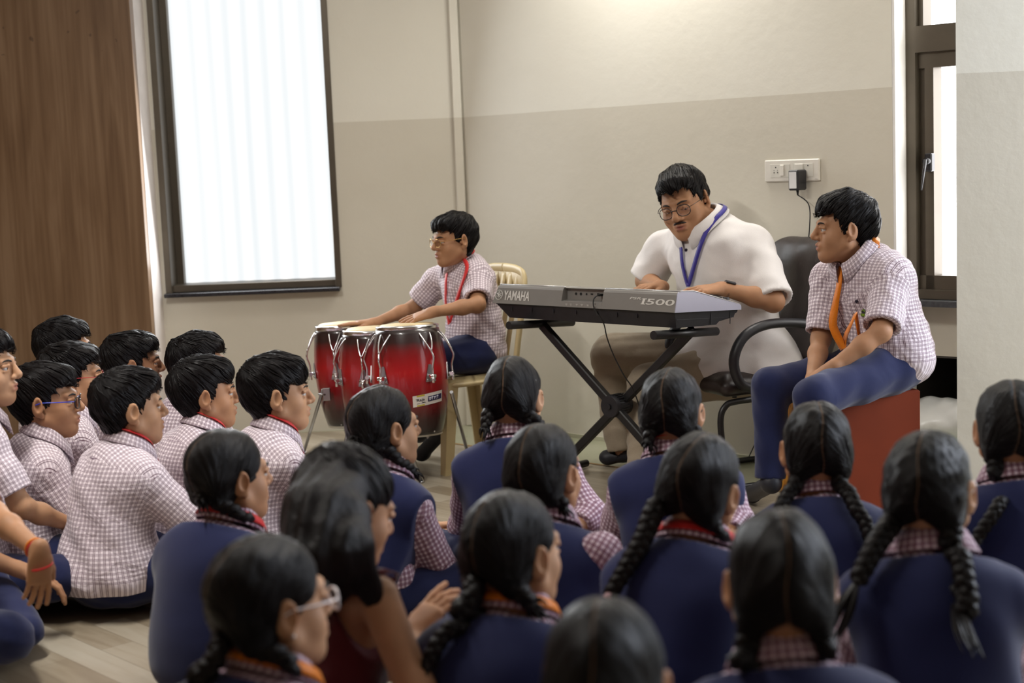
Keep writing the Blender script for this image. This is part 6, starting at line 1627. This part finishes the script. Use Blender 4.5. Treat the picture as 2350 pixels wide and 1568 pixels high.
m = MB(); m.box(c + e2 * .0368, (.030, .030, .0012), np.column_stack((dd, np.cross(e2, dd), e2)), 0, .0005); m.build('watch_face', plain('watch_glass', (.02, .022, .03), .08), wa_)
for (px, py) in ((1575, 574), (1570, 622)):
    p = tm['on_cloth'](px, py, .002); n_ = tm['full'].grad(np.array([p]))[0]
    m = MB(); m.tube([p, p + n_ * .003], .0065, 14); m.build('shirt_button', M_BUTTON, tm['shirt'])
for key, toe in (('L', on_z(1440, 1100, .04)), ('R', on_z(1395, 1050, .04))):
    s = shoe_and_sock(tm, key, toe, 0); N_ = tm['N'][key]; t_ = tm['loc'](toe); pts = np.stack([N_, t_]); V, Q = skin(s, pts.min(0) - .1, pts.max(0) + .1, .006); mesh_np('shoe', V, Q, M_SHOE, tm['t'])

# boy on the box drum
jb = person('boy with wide orange lanyard sitting on the red box drum, face turned in profile', dict(hair='boy', cloth='boy', head=(1940, 527, 678), hs=.98, hyaw=-86, hpitch=0, hroll=0, tyaw=-122, seed=91, skin=0, s=1.02, vol=1.2, fade=.8, hres=.003, bw=.98,
    pelvis=at(2035, 822, 5.06), c7=at(1982, 592, 5.05), LS=at(2046, 642, 4.95), RS=at(1908, 636, 5.15), LE=at(2022, 762, 4.84), LW=at(1905, 848, 4.83), RE=at(1884, 778, 5.10), RW=at(1862, 878, 4.92),
    Lhand=dict(d=at(1862, 882, 4.86) - at(1905, 848, 4.83), n=(-.2, -.6, .8), curl=(.3, .34, .36, .4), res=.0034), Rhand=dict(d=at(1842, 935, 4.88) - at(1862, 878, 4.92), n=(-.7, -.6, .2), curl=(.25, .3, .3, .35), res=.0034),
    LH=at(2040, 850, 4.98), RH=at(2000, 840, 5.14), LK=at(1868, 912, 4.74), RK=at(1770, 888, 5.02), LA=at(1850, 1160, 4.78), RA=at(1768, 1098, 5.02), lanyard=M_ORANGE, lw=.0145, lan_ph=1.45, lan_l=[(1996, 622, .035), (1984, 665, .035), (1969, 705, .035), (1953, 745, .035), (1940, 775, .03), (1936, 800, .03)], lan_r=[(1927, 640), (1919, 690), (1911, 740, .02), (1918, 765, .03), (1928, 785, .03), (1935, 802, .03)], hem=.49, cs=1.1, sleeve=.90, baggy=.018, flare=.016, leg=.84, pant=.016))
for key, toe in (('L', on_z(1815, 1215, .04)), ('R', on_z(1725, 1135, .04))):
    s = shoe_and_sock(jb, key, toe, 0); N_ = jb['N'][key]; t_ = jb['loc'](toe); pts = np.stack([N_, t_]); V, Q = skin(s, pts.min(0) - .1, pts.max(0) + .1, .006); mesh_np('shoe', V, Q, M_SHOE, jb['t'])
for (px, py) in ((1966, 692),):
    p = jb['on_cloth'](px, py, .002); n_ = jb['full'].grad(np.array([p]))[0]
    m = MB(); m.tube([p, p + n_ * .003], .0055, 12); m.build('shirt_button', M_BUTTON, jb['shirt'])
# embroidered crest on the pocket
M_GREENE = plain('green_embroidery', (.25, .42, .02), .7); M_DKE = plain('dark_embroidery', (.02, .022, .025), .7)
p0 = jb['on_cloth'](1983, 722, .002); n0 = jb['full'].grad(np.array([p0]))[0]; uz = np.array((0, 0, 1.0)) - n0 * n0[2]; uz /= np.linalg.norm(uz); ux = np.cross(uz, n0)
if (jb['Rt'] @ ux) @ CR < 0: ux = -ux
def crest(u, v, d): 
    q = p0 + ux * u + uz * v; q = jb['full'].push(np.array([q]), .0035 + d, 3)[0]; return q
m = MB(); q = [crest(u, v, 0) for u, v in ((-.010, .006), (.011, .006), (.002, .022), (0, .022))]; m.add(q, [(0, 1, 2, 3)], 0, False)
em = m.build('pocket_crest', M_DKE, jb['shirt'])
m = MB(); m.tube([crest(u, v, .0006) for u, v in ((-.009, .010), (-.002, .016), (.001, .0165), (.005, .012), (.008, .0085))], .0014, 6); m.build('crest_peak', M_GREENE, em)
m = MB(); m.add([crest(u, v, 0) for u, v in ((-.013, -.007), (.0, -.007), (.017, -.007), (.018, .004), (.0, .0045), (-.012, .004))], [(0, 1, 4, 5), (1, 2, 3, 4)], 0, False); m.build('crest_panel', plain('olive_embroidery', (.05, .06, .012), .7), em)
text_mesh('crest_lettering', 'OMETA', M_GREENE, em, lambda u, v, d: crest(u - .0125, v - .0055, .0006 + d), .008, .028, .02, depth=.0004)
